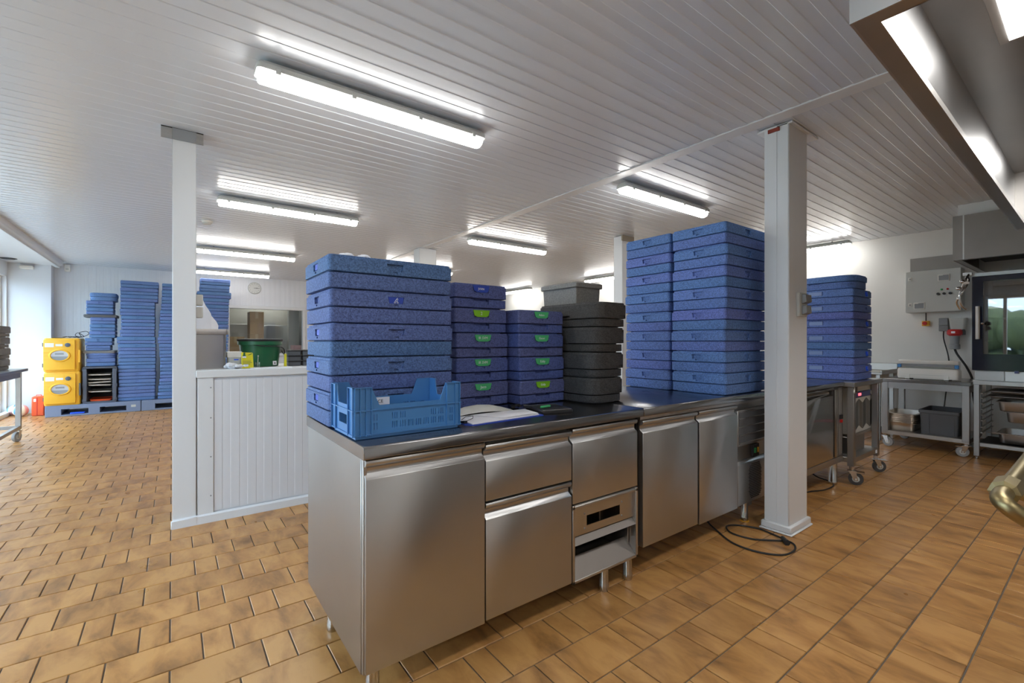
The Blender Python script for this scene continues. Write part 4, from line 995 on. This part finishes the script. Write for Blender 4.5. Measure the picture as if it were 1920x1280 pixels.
for s_ in (-1, 1):
    part('blue_latch', G().box(-.075, s_*.25-.018, .135, -.05, s_*.25+.018, .175), mat('latch_blue', lin(60, 130, 196), .4), t, bevel=.004)
    part('foot', G().cyl((-.08, s_*.17, 0), (-.08, s_*.17, .03), .018, n=10).cyl((.08, s_*.17, 0), (.08, s_*.17, .03), .018, n=10), M['rubber'], t)
    part('front_tab', G().box(-.108, s_*.17-.02, .005, -.09, s_*.17+.02, .05), M['white'], t)
part('front_groove', G().box(-.1015, -.15, .052, -.098, .15, .056), M['lgrey'], t)
def pan(w, d, h, r=.035, e=.014):
    return G().loft([rr(w-.05, d-.05, r, 0), rr(w-.04, d-.04, r, .006), rr(w-.02, d-.02, r, h-.004), rr(w+e, d+e, r, h-.003), rr(w+e, d+e, r, h), rr(w-.024, d-.024, r, h), rr(w-.046, d-.046, r, .008)])
pm_ = pan(.50, .30, .10, e=.03).mesh('pan', smooth=True); pm_.materials.append(mat('pan_steel', lin(205, 198, 188), .28, 1.0))
def gn(x, y, z, lab, grp, me=pm_):
    o = bpy.data.objects.new('steel_pan', me); COL.objects.link(o); o.location = (x, y, z); return tag(o, lab, 'pan', grp)
for i in range(6): gn(7.18, 1.585, .191+.021*i, 'steel pan, %s of the nested pans under the film machine' % ('lowest', 'second from below', 'third from below', 'fourth from below', 'fifth from below', 'topmost')[i], 'nested steel pans on the low table shelf')
t = thing('grey_crate', 'dark grey plastic crate on the lower shelf of the low steel table', 'crate', (7.22, 1.24, .19))
part('body', G().loft([rr(.50, .31, .02, 0), rr(.53, .335, .02, .27), rr(.52, .325, .02, .27), rr(.49, .30, .02, .01)]), M['dgrey'], t, smooth=True)
part('rim', G().loft([rr(.53, .335, .02, .235), rr(.545, .35, .02, .24), rr(.545, .35, .02, .272), rr(.525, .33, .02, .274)], cap0=False, cap1=False), M['dgrey'], t, smooth=True)
for yy in (-.13, .08): part('rib', G().box(-.265, yy, .005, -.255, yy+.006, .24), M['dgrey'], t)
# control cabinet
t = thing('control_cabinet', 'light grey electrical cabinet on the right wall', 'cabinet', (7.85, 1.42, 1.62))
part('case', G().box(-.19, -.26, 0, 0, .26, .53), M['lgrey'], t, bevel=.004)
part('door', G().box(-.205, -.258, .005, -.19, .262, .528), M['lgrey'], t, bevel=.004)
for (y, z) in ((.215, .43), (.215, .10)):
    k = part('lock', G().box(-.212, y-.018, z-.022, -.204, y+.018, z+.022), M['white'], t, bevel=.002); part('lock_core', G().box(-.215, y-.008, z-.010, -.211, y+.008, z+.010), M['mgrey'], k)
for (y, z) in ((-.105, .42), (.125, .085)):
    k = part('vent', G().box(-.214, y-.055, z-.042, -.204, y+.055, z+.042), M['white'], t, bevel=.003); part('filter', G().box(-.217, y-.045, z-.033, -.213, y+.045, z+.033), M['mgrey'], k)
    part('vent_tab', G().box(-.219, y+.008, z+.026, -.214, y+.05, z+.034), M['white'], k)
part('green_light', G().sphere((-.208, -.085, .275), .012), M['greenled'], t); part('red_light', G().sphere((-.208, -.14, .277), .012), M['red'], t)
for y in (-.055, -.11, -.165): part('knob', G().cyl((-.205, y, .222), (-.23, y, .222), .015, n=14), M['rubber'], t)
tag(part('steel_cladding', G().box(7.835, 1.10, 2.152, 7.85, 1.675, 2.34), M['steeld']), 'stainless strip on the wall above the electrical cabinet', 'panel')
t = thing('emergency_stop', 'yellow emergency stop box with red button under the cabinet', 'switch', (7.85, 1.515, 1.48))
part('box', G().box(-.06, -.036, -.03, 0, .036, .035), M['yellow'], t, bevel=.004)
part('button', G().lathe([(.012, -.06), (.024, -.075), (.022, -.09), (.01, -.094)], 16, (0, .004, .004), 'x'), M['red'], t, smooth=True)
part('cable', G().cyl((-.03, 0, .035), (-.03, 0, .14), .006, n=8), M['rubber'], t)
t = thing('wall_socket', 'grey covered wall socket with thin cable beside the red plug', 'socket', (7.85, 1.345, 1.38))
part('box', G().box(-.05, -.045, 0, 0, .045, .165), M['mgrey'], t, bevel=.005)
part('cover', G().box(-.062, -.043, .07, -.05, .043, .163), M['mgrey'], t, bevel=.005)
part('plug_lead', G().tube(spline([(-.035, 0, .005), (-.035, 0, -.10), (-.033, -.04, -.30), (-.033, -.05, -.45), (-.033, -.04, -.60), (-.05, -.02, -.8), (-.2, -.03, -.95)]), .0065, 8), M['rubber'], t, smooth=True)
t = thing('power_socket', 'large grey industrial socket holding a red plug', 'socket', (7.85, 1.21, 1.34))
part('box', G().loft([rr(.09, .13, .03, .04, cx=-.05), rr(.115, .165, .03, .20, cx=-.055)]), M['lgrey'], t, smooth=True)
part('red_collar', G().lathe([(.05, -.02), (.072, .0), (.072, .04), (.06, .06)], 20, (-.095, .025, .0)), M['red'], t, smooth=True)
part('collar_label', G().box(-.172, .01, .012, -.165, .045, .035), M['paper'], t)
part('grey_flap', G().box(-.10, -.065, -.01, -.03, -.03, .06), M['dgrey'], t, bevel=.006)
part('plug', G().lathe([(.032, -.185), (.05, -.18), (.05, -.13), (.042, -.12), (.045, -.02)], 18, (-.095, .025, 0)), M['mgrey'], t, smooth=True)
part('lead', G().tube(spline([(-.095, .025, -.18), (-.10, .0, -.25), (-.10, -.08, -.40), (-.10, -.13, -.55), (-.10, -.14, -.75), (-.12, -.17, -1.0), (-.15, -.18, -1.25)]), .012, 8), M['rubber'], t, smooth=True)
# combi oven on its stand
t = thing('oven_stand', 'steel oven stand with runners at the right edge', 'stand')
for (x, y) in ((6.88, .905), (6.88, .02), (7.62, .905), (7.62, .02)):
    part('leg', G().box(x, y, .03, x+.045, y+.045, .80), M['steelv'], t, bevel=.003); part('foot', G().cyl((x+.022, y+.022, 0), (x+.022, y+.022, .03), .016, n=10), M['steelp'], t)
part('top_frame', G().box(6.875, .015, .79, 7.67, .955, .835), M['steelv'], t, bevel=.003)
for xx in (6.885, 7.62): part('bottom_rail', G().box(xx, .065, .135, xx+.04, .905, .175), M['steelv'], t, bevel=.003)
part('bottom_shelf', G().box(6.925, .04, .135, 7.625, .93, .15), M['dark'], t)
for z in (.27, .33, .40, .46, .52, .58, .64, .69): part('runner', G().box(6.93, .885, z, 7.6, .904, z+.008), M['steell'], t); 
for z in (.27, .33, .40, .46, .52, .58, .64, .69): part('runner', G().box(6.93, .066, z, 7.6, .085, z+.008), M['steell'], t)
pw2 = pan(.53, .60, .10, .05).mesh('pan', smooth=True); pw2.materials.append(M['steell'])
pw3 = pan(.53, .74, .024, .03).mesh('pan', smooth=True); pw3.materials.append(M['steell'])
pw4 = pan(.53, .50, .11, .05).mesh('pan', smooth=True); pw4.materials.append(M['steell'])
gp = 'steel pans in the oven stand'
gn(7.22, .49, .185, 'deep steel pan at the bottom of the oven stand', gp, pw2)
gn(7.24, .485, .405, 'steel pan beneath the wide one in the oven stand', gp, pw4)
gn(7.22, .49, .52, 'wide steel pan high in the oven stand', gp, pw2)
gn(7.24, .485, .645, 'shallow steel tray near the top of the oven stand', gp, pw3)
gn(7.24, .485, .70, 'topmost shallow steel tray in the oven stand', gp, pw3)
part('grid_shelf', G().tube([(6.93, .14, .29), (6.93, .85, .29)], .004, 6).tube([(6.93, .14, .30), (7.5, .14, .30)], .004, 6), M['chrome'], t)
t = thing('combi_oven', 'tall combi oven with dark glass door at the right edge', 'oven')
cv = G(); cv.box(6.90, -.02, .835, 7.72, .945, .96); cv.box(6.90, -.02, 1.94, 7.72, .945, 1.98); cv.box(6.90, .89, .96, 7.72, .945, 1.94); cv.box(6.90, -.02, .96, 7.72, .06, 1.94); cv.box(7.6, .06, .96, 7.72, .89, 1.94)
part('housing', cv, M['steelv'], t)
part('plinth_panel', G().box(6.888, -.02, .84, 6.90, .72, .94), M['steel'], t, bevel=.002); part('plinth_corner', G().box(6.888, .725, .84, 6.90, .942, .94), M['steelv'], t, bevel=.002)
dr = cut(G().box(6.845, -.02, .945, 6.895, .957, 1.94).mesh('door_frame', .004), G().box(6.8, .06, 1.118, 6.95, .873, 1.885))
obj('door_frame', dr, M['navyglass'], t)
part('door_glass', G().box(6.862, .06, 1.118, 6.868, .873, 1.885), M['ovenglass'], t)
part('door_handle', G().cyl((6.79, .905, 1.275), (6.79, .905, 1.62), .018, n=16), M['steell'], t, smooth=True)
for z in (1.44,): part('handle_mount', G().cyl((6.845, .905, z), (6.79, .905, z), .011, n=10).sphere((6.79, .87, z), .014, 10, 8), M['chrome'], t)
for z in (1.25, 1.5, 1.75): part('oven_shelf', G().box(6.95, .07, z, 7.55, .88, z+.008), M['steell'], t)
for y in (.62, .30): part('door_catch', G().box(6.84, y, .925, 6.86, y+.03, .95), M['screen'], t)
t = thing('spray_hose', 'silver spray hose hanging beside the oven door', 'hose', (6.78, 1.0, 1.62))
part('hose', G().tube(spline([(.1, -.02, .36), (.04, .0, .30), (.02, .02, .22), (.0, .04, .12), (.02, .03, .02), (.06, .0, -.02)]), .012, 8), M['chrome'], t, smooth=True)
part('hose_loop', G().tube(spline([(.12, .01, .36), (.06, -.02, .28), (.0, .02, .16), (.04, .07, .06), (.08, .05, -.02)]), .009, 8), M['chrome'], t, smooth=True)
for p in ((.0, .05, .20), (.02, .05, .09), (-.01, .02, .27)): part('valve', G().sphere(p, .022, 10, 8), M['chrome'], t, smooth=True)
part('trigger', G().box(-.02, -.035, .24, .0, .02, .265), M['white'], t, bevel=.004)
part('hanger', G().box(.08, -.04, .34, .14, .03, .37), M['steell'], t)
# hood over the oven
t = thing('oven_hood', 'steel extraction hood above the oven', 'hood')
hd = G(); hd.box(6.5, -1.2, 2.09, 6.515, 1.05, 2.545); hd.box(6.515, 1.035, 2.09, 7.85, 1.05, 2.545); hd.box(6.515, -1.2, 2.53, 7.85, 1.035, 2.545)
part('canopy', hd, M['steeld'], t)
part('seam', G().box(6.498, .965, 2.09, 6.5, .975, 2.545), M['steell'], t)
part('gutter', G().box(6.515, -1.2, 2.09, 6.56, 1.035, 2.10).box(6.56, .99, 2.09, 7.85, 1.035, 2.10), M['steelv'], t)
part('filter_bank', G().box(6.56, -1.1, 2.2, 7.8, .98, 2.22), M['dark'], t)
# large near hood, top right
HR = math.atan2(.04, 3.67)
t = thing('cooking_hood', 'large stainless cooking hood hanging at the top right', 'hood', (1.456, .437, 2.1), HR)
hx = 3.68
hd = G(); hd.box(0, -.006, 0, hx, 0, .575); hd.box(0, -1.9, 0, .006, -.006, .575); hd.box(hx-.006, -1.9, 0, hx, -.006, .575)
part('canopy', hd, M['steel'], t)
part('gutter', G().box(.006, -.052, 0, hx-.006, -.006, .003).box(.006, -1.9, 0, .055, -.052, .003).box(hx-.05, -1.9, 0, hx-.006, -.052, .003), M['steelv'], t)
part('gutter_lip', G().box(.055, -.055, 0, hx-.05, -.052, .026).box(.052, -1.9, 0, .055, -.055, .026).box(hx-.053, -1.9, 0, hx-.05, -.055, .026), M['steell'], t)
part('inner_ceiling', G().box(.006, -1.9, .378, hx-.006, -.006, .384), M['steelv'], t)
part('end_rib', G().box(hx-.20, -.055, .01, hx-.19, -.007, .378), M['steell'], t)
fx = part('lamp_frame', G().box(.55, -.62, .368, 1.275, -.150, .378), M['steell'], t, bevel=.002)
part('lamp_panel', G().box(.58, -.59, .362, 1.245, -.180, .369), M['lamp2'], fx)
fx = part('lamp_frame', G().box(2.45, -.62, .368, 3.175, -.150, .378), M['steell'], t, bevel=.002)
part('lamp_panel', G().box(2.48, -.59, .362, 3.145, -.180, .369), M['lamp2'], fx)

# ------------------------------------------------------------------ kettle pipe, cut off by the right edge
t = thing('cooking_kettle', 'cooking kettle with worn brass drain pipe at the right edge', 'kettle')
part('cabinet', G().box(1.5, -1.3, .1, 2.9, -.28, .9), M['steelv'], t, bevel=.01)
for (x, y) in ((1.6, -1.2), (1.6, -.38), (2.8, -1.2), (2.8, -.38)): part('leg', leg(x, y, .03, .11), M['steelp'], t, smooth=True)
part('drain_pipe', G().tube([(2.45, -.32, .925), (2.45, .09, .925)]+spline([(2.43, .14, .924), (2.38, .154, .923), (1.9, .154, .921), (1.50, .154, .919), (1.42, .154, .918), (1.395, .150, .915), (1.387, .140, .907), (1.395, .125, .893), (1.43, .098, .868), (1.55, .008, .784), (1.75, -.142, .634), (1.95, -.292, .484)], 5), .0172, 18), M['brass'], t, smooth=True)
part('collar', G().lathe([(.018, 0), (.026, .004), (.027, .075), (.023, .084), (.018, .086)], 8, (1.455, .154, .919), 'x'), M['brass'], t)
part('branch_pipe', G().tube([(1.52, .150, .915), (1.57, .05, .87), (1.70, -.32, .74)], .0145, 14), M['brass'], t, smooth=True)
